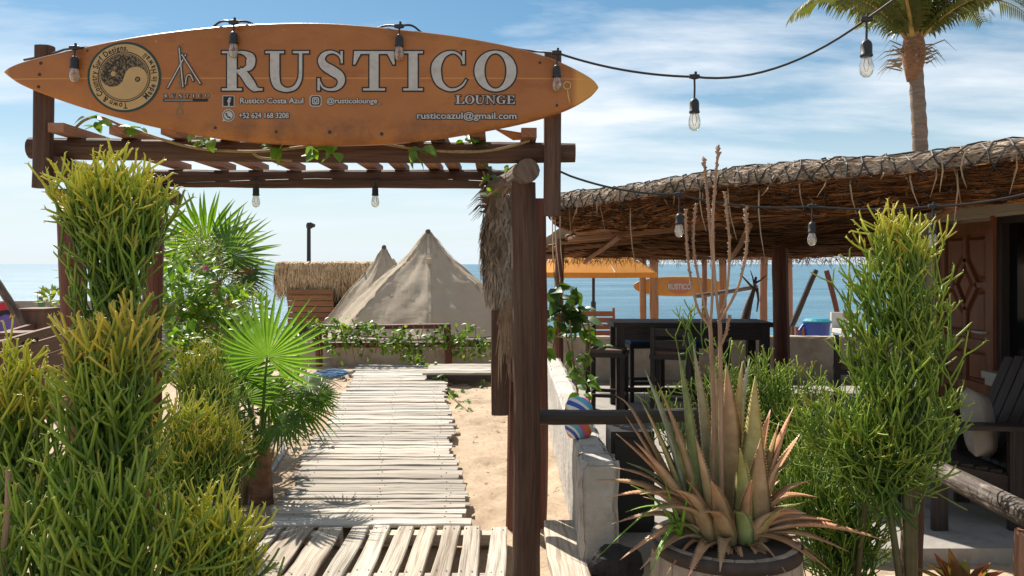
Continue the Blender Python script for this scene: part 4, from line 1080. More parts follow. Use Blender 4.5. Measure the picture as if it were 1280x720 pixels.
for (y0, y1, z0, z1) in ((2.6, 6.62, 0.735, 0.80), (2.6, 6.62, 1.93, 1.985), (6.56, 6.63, 0.80, 1.93), (4.6, 4.66, 0.80, 1.93)):
    b = MB(); b.box((4.05 - 4.0, (y0 + y1) / 2 - 6.0, (z0 + z1) / 2), (0.07, y1 - y0, z1 - z0)); b.build('frame', m_black_wood, win)
for k, (dx_, z0, z1) in enumerate(((0.10, 0.66, 0.715), (0.07, 0.60, 0.658))):
    b = MB(); b.box((-dx_ / 2 - 0.001, 4.6 - 6.0, (z0 + z1) / 2), (dx_, 4.1, z1 - z0)); b.build('sill', m_white_paint, win)
# carved door
dr = thing('carved_door', 'carved brown wooden door with a diamond panel beside the dark window', 'door', (4.0, 7.08, 0))
b = MB(); b.box((0.06, 0, 0.98), (0.05, 0.82, 1.96)); b.build('leaf', m_door, dr)
def dpoly(pts, x0, x1, inset, name='panel'):
    """raised panel on the door: pts (y from left edge as seen, z)"""
    b = MB(); n = len(pts); Y = lambda a: 0.41 - a
    cy = sum(p[0] for p in pts) / n; cz = sum(p[1] for p in pts) / n
    o0 = [b.vert((x0, Y(p[0]), p[1])) for p in pts]
    ins = [(cy + (p[0] - cy) * (1 - inset / max(.05, math.hypot(p[0] - cy, p[1] - cz))), cz + (p[1] - cz) * (1 - inset / max(.05, math.hypot(p[0] - cy, p[1] - cz)))) for p in pts]
    o1 = [b.vert((x1, Y(p[0]), p[1])) for p in ins]
    for k in range(n): b.face((o0[k], o0[(k + 1) % n], o1[(k + 1) % n], o1[k]))
    b.face(o1); return b.build(name, m_door, dr)
# stiles and rails standing proud
def dbox(a0, a1, z0, z1, x=0.0, name='rail'):
    b = MB(); b.box(((x + 0.034) / 2, 0.41 - (a0 + a1) / 2, (z0 + z1) / 2), (0.034 - x, a1 - a0, z1 - z0)); b.build(name, m_door, dr)
dbox(0.0, 0.09, 0, 1.96, name='stile'); dbox(0.73, 0.82, 0, 1.96, name='stile')
for z0, z1 in ((0, .12), (.50, .58), (.86, .95), (1.86, 1.96)): dbox(0.0905, 0.7295, z0, z1, 0.001)
dbox(0.385, 0.435, 0.1205, 0.4995, 0.002, 'mullion'); dbox(0.385, 0.435, 0.5805, 0.8595, 0.002, 'mullion')
def strip2(p, q_, w):
    b = MB(); a = Vector((0.017, 0.41 - p[0], p[1])); c = Vector((0.017, 0.41 - q_[0], q_[1])); b.beam(a, c, w, 0.028, (1, 0, 0)); b.build('carved_strip', m_door, dr)
zc = 1.42
strip2((.41, 1.855), (.41, zc + .20), 0.045); strip2((.41, .955), (.41, zc - .20), 0.045); strip2((.092, zc), (.25, zc), 0.045); strip2((.57, zc), (.728, zc), 0.045)
for p, q_ in (((.41, zc + .22), (.24, zc)), ((.24, zc), (.41, zc - .22)), ((.41, zc - .22), (.58, zc)), ((.58, zc), (.41, zc + .22))): strip2(p, q_, 0.04)
dpoly([(.41, zc - .13), (.51, zc), (.41, zc + .13), (.31, zc)], 0.034, 0.006, 0.03)
for sx_ in (1, -1):
    for sz in (1, -1):
        f = lambda a, z: (.41 + sx_ * (a - .41), zc + sz * (z - zc))
        dpoly([f(.45, 1.835), f(.705, 1.835), f(.705, zc + .05), f(.62, zc + .05), f(.45, zc + .26)], 0.034, 0.010, 0.035)
for a0, a1 in ((.11, .365), (.455, .71)):
    for z0, z1 in ((.14, .48), (.60, .84)): dpoly([(a0, z0), (a1, z0), (a1, z1), (a0, z1)], 0.034, 0.010, 0.03)
b = MB(); b.tube([(-0.045, -0.33, 1.02), (-0.045, -0.20, 1.02)], 0.010, 8); b.tube([(-0.045, -0.33, 1.02), (0.0, -0.33, 1.02)], 0.012, 8); b.build('handle', material('steel', (.5, .5, .5), rough=.3), dr)
b = MB(); b.box((0.03, 0.435, 1.0), (0.09, 0.045, 2.0)); b.box((0.03, -0.432, 1.0), (0.09, 0.04, 2.0)); b.build('door_frame', m_door, dr)

# black adirondack chair with pillow, facing left
ch = thing('adirondack_chair', 'black painted slatted wooden armchair on the terrace under the window', 'chair', (2.95, 5.1, 0))
def cb(name, p0, p1, w, t, up=(0, 0, 1), parent=None, mat=None):
    b = MB(); b.beam(p0, p1, w, t, up); return b.build(name, mat or m_black_wood, parent or ch)
for y_ in (-0.29, 0.29):
    cb('front_leg', (-0.38, y_, 0), (-0.38, y_, 0.60), 0.09, 0.035, (0, 1, 0))
    cb('back_leg', (0.08, y_, 0), (0.08, y_, 0.60), 0.09, 0.035, (0, 1, 0))
    cb('side_rail', (-0.40, y_ * 0.93, 0.36), (0.42, y_ * 0.93, 0.20), 0.035, 0.10)
    cb('arm', (-0.46, y_ * 1.08, 0.635), (0.22, y_ * 1.08, 0.62), 0.13, 0.028)
for i in range(6): cb('seat_slat', (-0.38 + i * 0.088, -0.27, 0.415 - i * 0.017), (-0.38 + i * 0.088, 0.27, 0.415 - i * 0.017), 0.078, 0.022)
for i in range(6):
    y_ = -0.25 + i * 0.10
    cb('back_slat', (0.09, y_, 0.30), (0.40, y_ * 1.12, 0.97 + 0.03 * math.cos((i - 2.5) * 0.6)), 0.088, 0.022, (0.9, 0, -0.4))
cb('back_brace', (0.24, -0.30, 0.59), (0.24, 0.30, 0.59), 0.03, 0.07); cb('back_brace', (0.345, -0.30, 0.80), (0.345, 0.30, 0.80), 0.03, 0.07)
def pillow_mesh(w, h, t):
    b = MB(); n = 12
    def f(sgn):
        def g(i, j):
            x = i * 2 - 1; y_ = j * 2 - 1
            k = (max(0, 1 - x ** 4) * max(0, 1 - y_ ** 4)) ** 0.5
            pin = 1 - 0.06 * (1 - abs(x * y_))
            return Vector((x * w / 2 * pin, sgn * t / 2 * k, y_ * h / 2 * pin))
        return g
    b.grid(f(1), n, n); b.grid(f(-1), n, n); return b.mesh('pillow', m_pillow, True)
pw = put('pillow', pillow_mesh(0.44, 0.42, 0.15), None, loc=(2.93, 5.02, 0.60)); pw.rotation_euler = (math.radians(-10), math.radians(12), math.radians(48))
tag(pw, 'beige patterned cushion leaning on the black armchair', 'pillow')

# log railing at the terrace front right
rl = thing('terrace_railing', 'flaking dark log railing on square posts at bottom right', 'railing', (1.93, 3.6, 0))
m_flake = material('flaking_log', (0.055, 0.04, 0.034), (0.10, 0.075, 0.06), scale=(30, 3, 1), rough=0.7, coord='UV', bump=0.6, bscale=(40, 4, 1), dark=(0.40, 0.34, 0.27), dscale=(26, 9, 1), damt=0.6)
log_obj('rail', rl, (1.93, 4.05, 0.655), (1.90, 2.6, 0.665), 0.048, m_flake, seed=61)
log_obj('post', rl, (1.955, 3.92, -0.3), (1.955, 3.92, 0.62), 0.052, m_post, seed=62)
log_obj('post', rl, (1.91, 2.93, -0.3), (1.91, 2.93, 0.62), 0.055, m_slat, seed=63)

# ------------------------------------------------------------------ low white walls
def block(name, label, cat_, c, size, mat, seed=0, rough=0.012, nx=10):
    """wall with uneven faces"""
    b = MB(); h = Vector(size) / 2; c = Vector(c)
    n = [max(2, int(s / 0.03) if s < 1 else int(s / 0.08)) for s in size]
    def side(ax, sgn):
        o = [i for i in range(3) if i != ax]
        def f(i, j):
            p = [0, 0, 0]; p[ax] = sgn * h[ax]; p[o[0]] = (2 * i - 1) * h[o[0]]; p[o[1]] = (2 * j - 1) * h[o[1]]
            v = Vector(p); q_ = (v + c) * 5.0; d_ = Vector((mnoise.noise(q_ + Vector((seed, 0, 0))), mnoise.noise(q_ + Vector((0, seed + 7, 0))), mnoise.noise(q_ + Vector((0, 0, seed + 13)))))
            e_ = 0.0
            for k_ in o:
                m_ = h[k_] - abs(v[k_])
                if m_ < 0.03: e_ += (0.03 - m_) * (0.5 + 0.9 * max(0, mnoise.noise((v + c) * 14)))
            v[ax] -= sgn * e_
            return v + d_ * rough
        b.grid(f, n[o[0]], n[o[1]])
    for ax in range(3):
        for sg in (-1, 1): side(ax, sg)
    o = b.build(name, mat, loc=c, smooth=False); return tag(o, label, cat_)
block('low_wall', 'low white masonry wall running back beside the sand path', 'wall', (0.46, 6.7, 0.23), (0.17, 4.6, 0.64), m_white_paint, 1, 0.010)
block('wall_end_block', 'rough white masonry pier at the near end of the low wall', 'pier', (0.462, 4.33, 0.22), (0.205, 0.2, 0.66), m_white_paint, 5, 0.014)
block('terrace_wall', 'low cream wall along the sea side of the bar terrace', 'wall', (3.6, 11.08, 0.26), (6.4, 0.18, 0.68), m_tan_wall, 9)

# ------------------------------------------------------------------ bar table and stools
tbv = thing('bar_table', 'long black wooden bar table at the sea side of the terrace', 'table', (1.95, 8.9, 0))
b = MB(); b.box((0, 0, 0.945), (1.72, 0.62, 0.05)); b.build('top', m_black_wood, tbv)
b = MB(); b.box((0, -0.27, 0.85), (1.6, 0.03, 0.14)); b.box((0, 0.27, 0.85), (1.6, 0.03, 0.14)); b.build('apron', m_black_wood, tbv)
for x in (-0.78, 0.78):
    for y_ in (-0.25, 0.25): b = MB(); b.box((x, y_, 0.46), (0.09, 0.09, 0.919)); b.build('leg', m_black_wood, tbv)
b = MB(); b.box((0, 0, 0.2), (1.5, 0.05, 0.05)); b.build('foot_rail', m_black_wood, tbv)
m_cush_blue = material('blue_cushion', (0.04, 0.09, 0.22), rough=0.8)
m_cush_tan = material('brown_cushion', (0.13, 0.085, 0.06), rough=0.8)
def stool(label, loc, rz, cush):
    t = thing('bar_stool', label, 'stool', loc, 'black bar stools at the terrace', rz)
    for x in (-0.18, 0.18):
        b = MB(); b.box((x, -0.18, 0.31), (0.045, 0.045, 0.62)); b.build('leg', m_black_wood, t)
        b = MB(); b.box((x, 0.18, 0.47), (0.045, 0.045, 0.94)); b.build('leg', m_black_wood, t)
    b = MB(); b.box((0, 0, 0.645), (0.42, 0.42, 0.045)); b.build('seat', m_black_wood, t)
    b = MB(); b.box((0, 0, 0.685), (0.38, 0.36, 0.035)); b.build('cushion', cush, t)
    for z in (0.90, 0.78): b = MB(); b.box((0, 0.18, z), (0.33, 0.025, 0.075)); b.build('back_slat', m_black_wood, t)
    for (x0, y0, x1, y1) in ((-0.18, -0.155, -0.18, 0.155), (0.18, -0.155, 0.18, 0.155), (-0.155, -0.18, 0.155, -0.18), (-0.155, 0.18, 0.155, 0.18)):
        b = MB(); b.beam((x0, y0, 0.22), (x1, y1, 0.22), 0.03, 0.035); b.build('stretcher', m_black_wood, t)
stool('black bar stool at the left end of the bar table', (1.02, 8.55, 0), math.radians(75), m_cush_tan)
stool('black bar stool pulled up to the near side of the bar table', (1.68, 8.35, 0), math.radians(160), m_cush_tan)
stool('bar stool with blue cushion on the far side of the table', (1.55, 9.45, 0), math.radians(5), m_cush_blue)
stool('bar stool at the far side beneath the dead aloe stalks', (2.35, 9.45, 0), math.radians(-8), m_cush_blue)
stool('black stool by the terrace wall left of the tall firestick', (3.12, 7.2, 0), math.radians(70), m_cush_tan)

# ------------------------------------------------------------------ beach beyond the terrace
def gzb(y): return interp([(0, -0.08), (12.5, -0.08), (16, -0.25), (24, -0.9), (46, -2.6)], y)
um = thing('beach_umbrella', 'wide orange beach umbrella on a dark pole behind the bar', 'umbrella', (1.63, 16, gzb(16)))
zb = P(742, 340, 16).z - gzb(16)
b = MB(); n = 8; rim = []; c = b.vert((0, 0, zb + 0.62))
for k in range(n):
    a = 6.2832 * k / n + 0.2; rim.append(Vector((math.cos(a) * 1.35, math.sin(a) * 1.35, zb)))
ids = [b.vert(p) for p in rim]; low = [b.vert(p + Vector((0, 0, -0.10))) for p in rim]
mid = [b.vert(p * 0.5 + Vector((0, 0, zb / 2 + 0.36))) for p in rim]
for k in range(n):
    k2 = (k + 1) % n
    b.face((c, mid[k], mid[k2])); b.face((mid[k], ids[k], ids[k2], mid[k2])); b.face((ids[k], low[k], low[k2], ids[k2]))
b.build('canopy', m_orange_cloth, um)
b = MB(); b.tube([(0, 0, 0), (0, 0, zb + 0.64)], 0.03, 8); b.tube([(0, 0, 0.55), (0, 0, 1.1)], 0.05, 8); b.build('pole', m_black_metal, um)
for k in range(n): b = MB(); b.tube([(0, 0, zb + 0.57), tuple(rim[k] * 0.5 + Vector((0, 0, zb / 2 + 0.33))), tuple(rim[k])], 0.012, 4); b.build('rib', m_black_metal, um)
dc = thing('wooden_deck_chair', 'reddish slatted wooden chair back beyond the terrace wall', 'chair', (1.42, 13.2, -0.1))
m_redchair = material('red_chair_wood', (0.30, 0.11, 0.06), (0.22, 0.08, 0.04), scale=(30, 2, 1), rough=0.6, coord='UV')
for i in range(5): b = MB(); b.beam((-0.26, 0.04 * i, 0.45 + 0.105 * i), (0.26, 0.04 * i, 0.45 + 0.105 * i), 0.02, 0.085); b.build('back_slat', m_redchair, dc)
for x in (-0.28, 0.28):
    b = MB(); b.beam((x, -0.05, 0.0), (x, 0.20, 0.96), 0.04, 0.05, (0, 1, 0)); b.build('back_leg', m_redchair, dc)
    b = MB(); b.beam((x, -0.55, 0.0), (x, -0.55, 0.6), 0.04, 0.05, (0, 1, 0)); b.build('front_leg', m_redchair, dc)
    b = MB(); b.beam((x, -0.6, 0.62), (x, 0.1, 0.62), 0.07, 0.03); b.build('arm', m_redchair, dc)
for i in range(5): b = MB(); b.beam((-0.26, -0.5 + i * 0.11, 0.38), (0.26, -0.5 + i * 0.11, 0.38), 0.09, 0.02); b.build('seat_slat', m_redchair, dc)
# small surfboard sign
D2 = 20.0; s2 = D2 / F; c2 = P(848.5, 358, D2)
sg = thing('beach_surfboard_sign', 'small orange surfboard sign lettered RUSTICO hanging near the sea', 'surfboard', c2)
b = MB(); rows = []
for i in range(41):
    x = -1 + 2 * i / 40; hw = 12.2 * (max(0, 1 - abs(x) ** 2.6)) ** 0.55 + 0.2; row = []
    for k in range(16):
        a = 6.2832 * k / 16; row.append(b.vert((x * 57 * s2, -math.cos(a) * 0.05 * max(.1, (1 - x ** 4)), math.sin(a) * hw * s2)))
    rows.append(row)
for i in range(40):
    for k in range(16): b.face((rows[i][k], rows[i + 1][k], rows[i + 1][(k + 1) % 16], rows[i][(k + 1) % 16]))
b.face(rows[0]); b.face(list(reversed(rows[-1]))); b.build('board', m_board2, sg, smooth=True)
fl = disc(0.5, 0, 15.5, 30, 3, 8.6); b = MB()
for (u, v) in fl.v: b.vert((u * s2, -0.056, v * s2))
for f in fl.f: b.face(f)
b.build('patch', m_rustpatch, sg)
v0, f0 = text_geo('RUSTICO', 0.045); xa = min(p[0] for p in v0); xb = max(p[0] for p in v0); b = MB()
for p in v0: b.vert((((p[0] - xa) / (xb - xa) * 29 - 14.0) * s2, -0.062, (p[1] * 9.5 - 3.4) * s2))
for f in f0: b.face(f)
b.build('lettering', m_letter, sg)
for (u, lab, r_, dd) in ((804, 'left wooden pole in front of the small surfboard sign', 0.13, 19.7), (818, 'second wooden pole in front of the small surfboard sign', 0.17, 19.6), (880, 'wooden pole at the right part of the small surfboard sign', 0.10, 19.7), (903, 'wooden pole at the right tip of the small surfboard sign', 0.15, 19.7), (955, 'pale wooden pole just left of the dark red roof post', 0.14, 19.0), (986, 'pale wooden pole just right of the dark red roof post', 0.12, 18.0)):
    p = P(u, 325, dd); loose_log('beach_pole', lab, 'pole', (p.x, dd, gzb(dd) - 0.1), (p.x, dd, p.z + 0.35), r_ * 0.62, m_orange_wood if u < 910 else m_slat, int(u), 'wooden poles along the beach')
cb2 = P(804, 332, 19.6)
b = MB(); b.beam(Vector((cb2.x - 0.4, 19.78, cb2.z + 0.18)), Vector((cb2.x + 3.4, 19.78, cb2.z + 0.18)), 0.06, 0.08); tag(b.build('cross_beam', m_slat), 'thin wooden beam tying the tops of the beach poles', 'beam')
loose_log('leaning_pole', 'dark pole leaning to the right behind the terrace wall', 'pole', P(984, 418, 14), P(1021, 338, 14), 0.05, m_black_wood, 71)
loose_log('leaning_pole', 'thin brown pole leaning left near the tall firestick', 'pole', P(1052, 416, 14), P(1033, 338, 14), 0.045, m_redpost, 72)
loose_log('leaning_pole', 'long slim bare pole slanting left past the roof post', 'pole', P(870, 371, 12.2), P(945, 358, 12.6), 0.035, m_greylog, 73)
dw = thing('driftwood_snag', 'twisted grey driftwood branch standing on the terrace wall', 'driftwood', P(925, 421, 11.05))
for pts, r_ in (([(925, 423), (931, 400), (936, 380), (942, 362), (945, 346)], (0.09, 0.085, 0.06, 0.035, 0.02)), ([(943, 362), (932, 350), (925, 342)], (0.025, 0.016, 0.008)), ([(944, 354), (951, 350), (958, 344)], (0.022, 0.015, 0.008)), ([(943, 358), (941, 347), (938, 338)], (0.018, 0.012, 0.006)), ([(946, 360), (948, 375), (946, 390)], (0.03, 0.02, 0.01))):
    b = MB(); b.tube([P(u, v, 11.05) - dw.location for u, v in pts], [x * 0.8 for x in r_], 7); b.build('branch', m_greylog, dw, smooth=True)
bn = thing('blue_bin', 'blue plastic tub with teal front beside the terrace wall', 'bin', P(1021, 421, 12.0) + Vector((0, 0, -0.10)))
b = MB(); b.lathe([(0.15, 0.0), (0.17, 0.05), (0.195, 0.30), (0.205, 0.31), (0.205, 0.33), (0.17, 0.35), (0.0, 0.36)], (0, 0, 0), 16); b.build('tub', m_blue, bn)
b = MB(); b.lathe([(0.21, 0.315), (0.21, 0.335), (0.15, 0.37), (0, 0.375)], (0, 0, 0.005), 16); b.build('lid', m_teal, bn)
b = MB(); b.tube([(-0.2, 0, 0.28), (-0.27, -0.02, 0.2), (-0.24, 0, 0.08)], 0.02, 6); b.build('handle', m_blue, bn)
cr_ = thing('small_crate', 'small pale wooden crate left of the blue tub', 'crate', P(1001, 423, 12.1))
for i in range(4): b = MB(); b.box((-0.09 + 0.06 * i, -0.09, 0.085), (0.052, 0.015, 0.17)); b.build('slat', m_slat, cr_); b = MB(); b.box((-0.09 + 0.06 * i, 0.09, 0.085), (0.052, 0.015, 0.17)); b.build('slat', m_slat, cr_)
b = MB(); b.box((0, 0, 0.01), (0.24, 0.164, 0.02)); b.build('base', m_slat, cr_)
ws = thing('white_beach_seat', 'white plastic beach seat behind the wall left of the firestick', 'seat', P(1062, 424, 12.2) + Vector((0, 0, -0.15)))
b = MB(); b.box((0, 0, 0.28), (0.42, 0.4, 0.06)); b.box((0, 0.19, 0.40), (0.42, 0.05, 0.3)); b.build('shell', m_white_plastic, ws)
for x in (-0.18, 0.18):
    for y_ in (-0.17, 0.17): b = MB(); b.box((x, y_, 0.125), (0.04, 0.04, 0.25)); b.build('leg', m_white_plastic, ws)
# striped inflatable on the low wall
def stripes_mat():
    m = bpy.data.materials.new('striped_vinyl'); m.use_nodes = True; nt = m.node_tree; L = nt.links.new; bs = nt.nodes['Principled BSDF']
    t_ = N(nt, 'ShaderNodeTexCoord'); mp_ = N(nt, 'ShaderNodeMapping'); L(t_.outputs['Object'], mp_.inputs[0]); mp_.inputs['Rotation'].default_value = (0, 0.5, 0.3); mp_.inputs['Scale'].default_value = (9, 9, 7)
    sp_ = N(nt, 'ShaderNodeSeparateXYZ'); L(mp_.outputs[0], sp_.inputs[0])
    ln = N(nt, 'ShaderNodeVectorMath', operation='LENGTH'); ad_ = N(nt, 'ShaderNodeVectorMath', operation='ADD'); L(mp_.outputs[0], ad_.inputs[0]); ad_.inputs[1].default_value = (0.7, 0.5, 0.4); L(ad_.outputs[0], ln.inputs[0])
    fr_ = N(nt, 'ShaderNodeMath', operation='FRACT'); L(ln.outputs['Value'], fr_.inputs[0])
    rp_ = N(nt, 'ShaderNodeValToRGB'); L(fr_.outputs[0], rp_.inputs[0]); rp_.color_ramp.interpolation = 'CONSTANT'
    el = rp_.color_ramp.elements; el[0].position = 0; el[0].color = (0.75, 0.16, 0.03, 1); el[1].position = 0.2; el[1].color = (0.75, 0.72, 0.68, 1)
    for ps, c_ in ((0.36, (0.03, 0.10, 0.45, 1)), (0.52, (0.75, 0.72, 0.68, 1)), (0.62, (0.10, 0.42, 0.60, 1)), (0.8, (0.62, 0.12, 0.24, 1))):
        e_ = el.new(ps); e_.color = c_
    L(rp_.outputs[0], bs.inputs['Base Color']); bs.inputs['Roughness'].default_value = 0.4; return m
b = MB()
def inf(i, j):
    a = i * 6.28319; ph = (j - 0.5) * math.pi; e_ = 0.55
    x = math.copysign(abs(math.cos(ph)) ** e_ * abs(math.cos(a)) ** 0.7, math.cos(a)); y_ = math.copysign(abs(math.cos(ph)) ** e_ * abs(math.sin(a)) ** 0.7, math.sin(a))
    return Vector((x * 0.088, y_ * 0.08, math.copysign(abs(math.sin(ph)) ** 0.8, ph) * 0.125))
b.grid(inf, 24, 14); fo = b.build('inflatable_float', stripes_mat(), smooth=True, loc=P(717, 520, 5.8) + Vector((0, 0, 0.02)))
fo.location = (0.405, 4.85, 0.545 + 0.122)
tag(fo, 'colourful striped inflatable resting on top of the low white wall', 'inflatable')
# dark box and boulder behind the aloe pot
sp2 = thing('speaker_box', 'black box behind the aloe leaves below the log rail', 'speaker', (0.72, 4.9, 0.0))
b = MB(); b.box((0, 0, 0.30), (0.26, 0.26, 0.60)); b.build('cabinet', m_black_metal, sp2)
b = MB(); b.box((0, -0.137, 0.31), (0.22, 0.012, 0.5)); b.build('grille', m_black_rubber, sp2)
b = MB()
def rockf(i, j):
    a = i * 6.28319; ph = (j - 0.5) * math.pi; d_ = Vector((math.cos(a) * math.cos(ph), math.sin(a) * math.cos(ph), math.sin(ph)))
    return Vector((d_.x * 0.125, d_.y * 0.10, d_.z * 0.115)) * (1 + 0.35 * mnoise.noise(d_ * 1.7 + Vector((3, 1, 2))))
b.grid(rockf, 20, 12); ro2 = b.build('dark_boulder', m_rock, loc=(0.53, 4.08, 0.06)); tag(ro2, 'dark grey boulder at the foot of the white pier', 'rock')

# ------------------------------------------------------------------ tents, hut, railing, left wall
def tent(label, apex, rad, h, seed, rot):
    t = thing('canvas_tent', label, 'tent', (apex.x, apex.y, apex.z - h), 'tan canvas bell tents')
    r = random.Random(seed); b = MB(); NP = 7; na = 112; nh = 34
    amp = [r.uniform(0.7, 1.25) for _ in range(NP)]
    def f(i, j):
        a = i * 6.28319; s = j                              # s = 0 apex, 1 hem
        ph = (i * NP) % 1.0; k = int(i * NP) % NP
        prof_ = interp([(0, 0.02), (0.06, 0.07), (0.13, 0.125), (0.25, 0.24), (0.38, 0.41), (0.57, 0.60), (0.7, 0.72), (1.0, 1.0)], s)
        sag = (1 - (2 * ph - 1) ** 2)
        rr = rad * prof_ * (1 - 0.085 * sag * amp[k] * min(1, s * 2.2))
        # soft folds running down, wrinkles across near the seams
        rr += rad * (0.006 * math.sin(ph * 6.28 * 2 + s * 7 + k) * min(1, s * 3) + 0.016 * mnoise.noise(Vector((a * 3, s * 9 + ph * 3, seed))) + 0.014 * mnoise.noise(Vector((a * 7, s * 24 + ph * 14, seed + 3))) + 0.007 * math.sin(s * 52 - ph * 7 + 3 * mnoise.noise(Vector((a * 4, s * 6, 2)))) * max(0, math.cos(a + rot + 0.3)) * min(1, s * 2))
        z = h * (1 - s) - 0.05 * sag * s * h + h * 0.012 * mnoise.noise(Vector((a * 2, s * 5, seed + 5)))
        return Vector((math.cos(a + rot) * rr, math.sin(a + rot) * rr, z))
    b.grid(f, na, nh); b.build('canvas', m_tent, t, smooth=True)
    for k in range(NP):                                      # taped seams
        a = k / NP + 1e-5; pts = [f(a, 0.02 + j / 20 * 0.96) * 1.004 + Vector((0, 0, 0.012)) for j in range(21)]
        b = MB(); tang = Vector((-math.sin(a * 6.283 + rot), math.cos(a * 6.283 + rot), 0)); b.ribbon(pts, 0.05, tang); b.build('seam', m_tent, t)
        p = f(a, 0.26)
        if k % 2: bb = MB(); bb.beam(p + Vector((0, 0, 0.03)), p * 1.10 + Vector((0, 0, -0.06)), 0.09, 0.035); bb.build('vent_flap', m_tent, t)
    for k in range(NP):                                      # guy ropes pegged out from the seams
        a = k / NP * 6.28319 + rot; pr = f(k / NP + 1e-5, 0.72); pe_ = Vector((math.cos(a) * rad * 1.22, math.sin(a) * rad * 1.22, -0.02))
        b = MB(); b.tube([pr, pr.lerp(pe_, .5) + Vector((0, 0, -.02)), pe_], 0.006, 4); b.build('guy_rope', m_letter, t)
    b = MB(); b.lathe([(0.055, -0.06), (0.06, 0.0), (0.05, 0.05), (0.03, 0.07), (0, 0.075)], (0, 0, h), 10); b.build('cap', material('tent_cap', (0.10, 0.07, 0.055), rough=.8), t)
    b = MB(); b.tube([(0, 0, -0.1), (0, 0, h)], 0.03, 8); b.build('pole', m_slat, t)
    return t
tent('nearer and larger tan canvas bell tent beside the hanging thatch', P(535, 291, 16.2), 2.62, 2.55, 3, 0.35)
tent('smaller tan bell tent behind, left of the large tent', P(480, 310, 19.5), 1.85, 2.4, 8, 0.8)

hut = thing('beach_hut', 'small thatched beach hut with plank wall left of the tents', 'hut', (P(402, 390, 20).x, 21.0, gzb(21)))
hb = hut.location; zt = P(400, 331, 20).z - hb.z; zl = P(400, 362, 20).z - hb.z
b = MB(); b.box((0.05, 0.2, zt - 0.12), (2.2, 1.9, 0.22)); b.box((0.0, 0.2, zt * 0.45), (1.7, 1.5, zt * 0.9)); b.build('core', m_black_wood, hut)
b = MB()
for i in range(2600):
    side = R.random()
    if side < 0.62: p = Vector((R.uniform(-1.18, 1.22), -0.80, zt)); out = Vector((0, -1, 0)); sd = Vector((1, 0, 0))
    elif side < 0.81: p = Vector((-1.18, R.uniform(-0.8, 1.2), zt)); out = Vector((-1, 0, 0)); sd = Vector((0, 1, 0))
    else: p = Vector((1.22, R.uniform(-0.8, 1.2), zt)); out = Vector((1, 0, 0)); sd = Vector((0, 1, 0))
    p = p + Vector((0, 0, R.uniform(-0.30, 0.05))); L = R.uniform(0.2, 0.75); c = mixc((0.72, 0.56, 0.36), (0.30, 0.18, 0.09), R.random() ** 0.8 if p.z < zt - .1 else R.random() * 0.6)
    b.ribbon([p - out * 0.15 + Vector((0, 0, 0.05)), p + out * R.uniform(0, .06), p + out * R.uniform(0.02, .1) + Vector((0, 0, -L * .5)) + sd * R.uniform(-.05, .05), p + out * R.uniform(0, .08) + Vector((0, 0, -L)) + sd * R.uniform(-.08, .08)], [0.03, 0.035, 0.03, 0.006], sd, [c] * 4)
for i in range(700):
    p = Vector((R.uniform(-1.2, 1.25), R.uniform(-0.8, 1.2), zt + R.uniform(-0.01, 0.07))); d_ = Vector((R.uniform(-1, 1), R.uniform(-1, 1), R.uniform(-.1, .12))) * 0.25
    c = mixc((0.55, 0.43, 0.28), (0.3, 0.2, 0.12), R.random()); b.ribbon([p, p + d_ * .5, p + d_], [0.03, 0.03, 0.01], d_.cross(Vector((0, 0, 1))).normalized(), [c] * 3)
b.build('thatch', m_thatch, hut, kind='stuff')
for i in range(6):
    z0 = zl - 0.06 - i * 0.145
    b = MB(); b.box((P(388, 0, 20).x - hb.x + R.uniform(-.02, .02), -1.0 + R.uniform(-.01, .01), z0), (1.15, 0.04, 0.13)); b.build('wall_plank', m_orange_wood, hut)
lp = thing('lamp_post', 'slim dark lamp post rising behind the thatched hut', 'lamp post', (P(386, 330, 22.6).x, 22.6, gzb(22.6)))
hz = P(386, 285, 22.6).z - lp.location.z
b = MB(); b.tube([(0, 0, 0), (0, 0, hz)], [0.07, 0.055], 8); b.build('pole', m_black_metal, lp)
b = MB(); b.lathe([(0.0, 0.16), (0.07, 0.15), (0.10, 0.08), (0.09, 0.0), (0.05, -0.02)], (0.02, 0, hz), 10); b.tube([(0.03, 0, hz + 0.10), (0.17, -0.02, hz + 0.06)], [0.07, 0.05], 8); b.build('lamp_head', m_black_metal, lp)

rg = thing('garden_railing', 'low dark timber railing draped with vines in front of the tents', 'railing', (P(500, 455, 13).x, 13.0, -0.08))
def grail(name, u0, v0, u1, v1, r, d_=13.0): log_obj(name, rg, P(u0, v0, d_), P(u1, v1, d_), r, m_redpost, seed=int(u0 + v0), bend=0.01, sides=8)
grail('rail', 385, 409, 562, 407, 0.042); grail('rail', 388, 431, 640, 429, 0.048)
for u in (398, 560): grail('post', u, 458, u, 405, 0.06)
block('garden_wall', 'low tan plaster wall behind the vine-covered railing', 'wall', (-1.65, 13.4, 0.10), (3.9, 0.14, 0.50), m_tan_wall, 17)
grl = cat(P(385, 411, 12.9), P(640, 418, 12.9), 0.12, 12)
string_light('small string light sagging along the vine-covered railing', grl, [(P(451, 422, 12.85), 0.04, 1.3), (P(597, 422, 12.85), 0.04, 1.3)], 0.008)

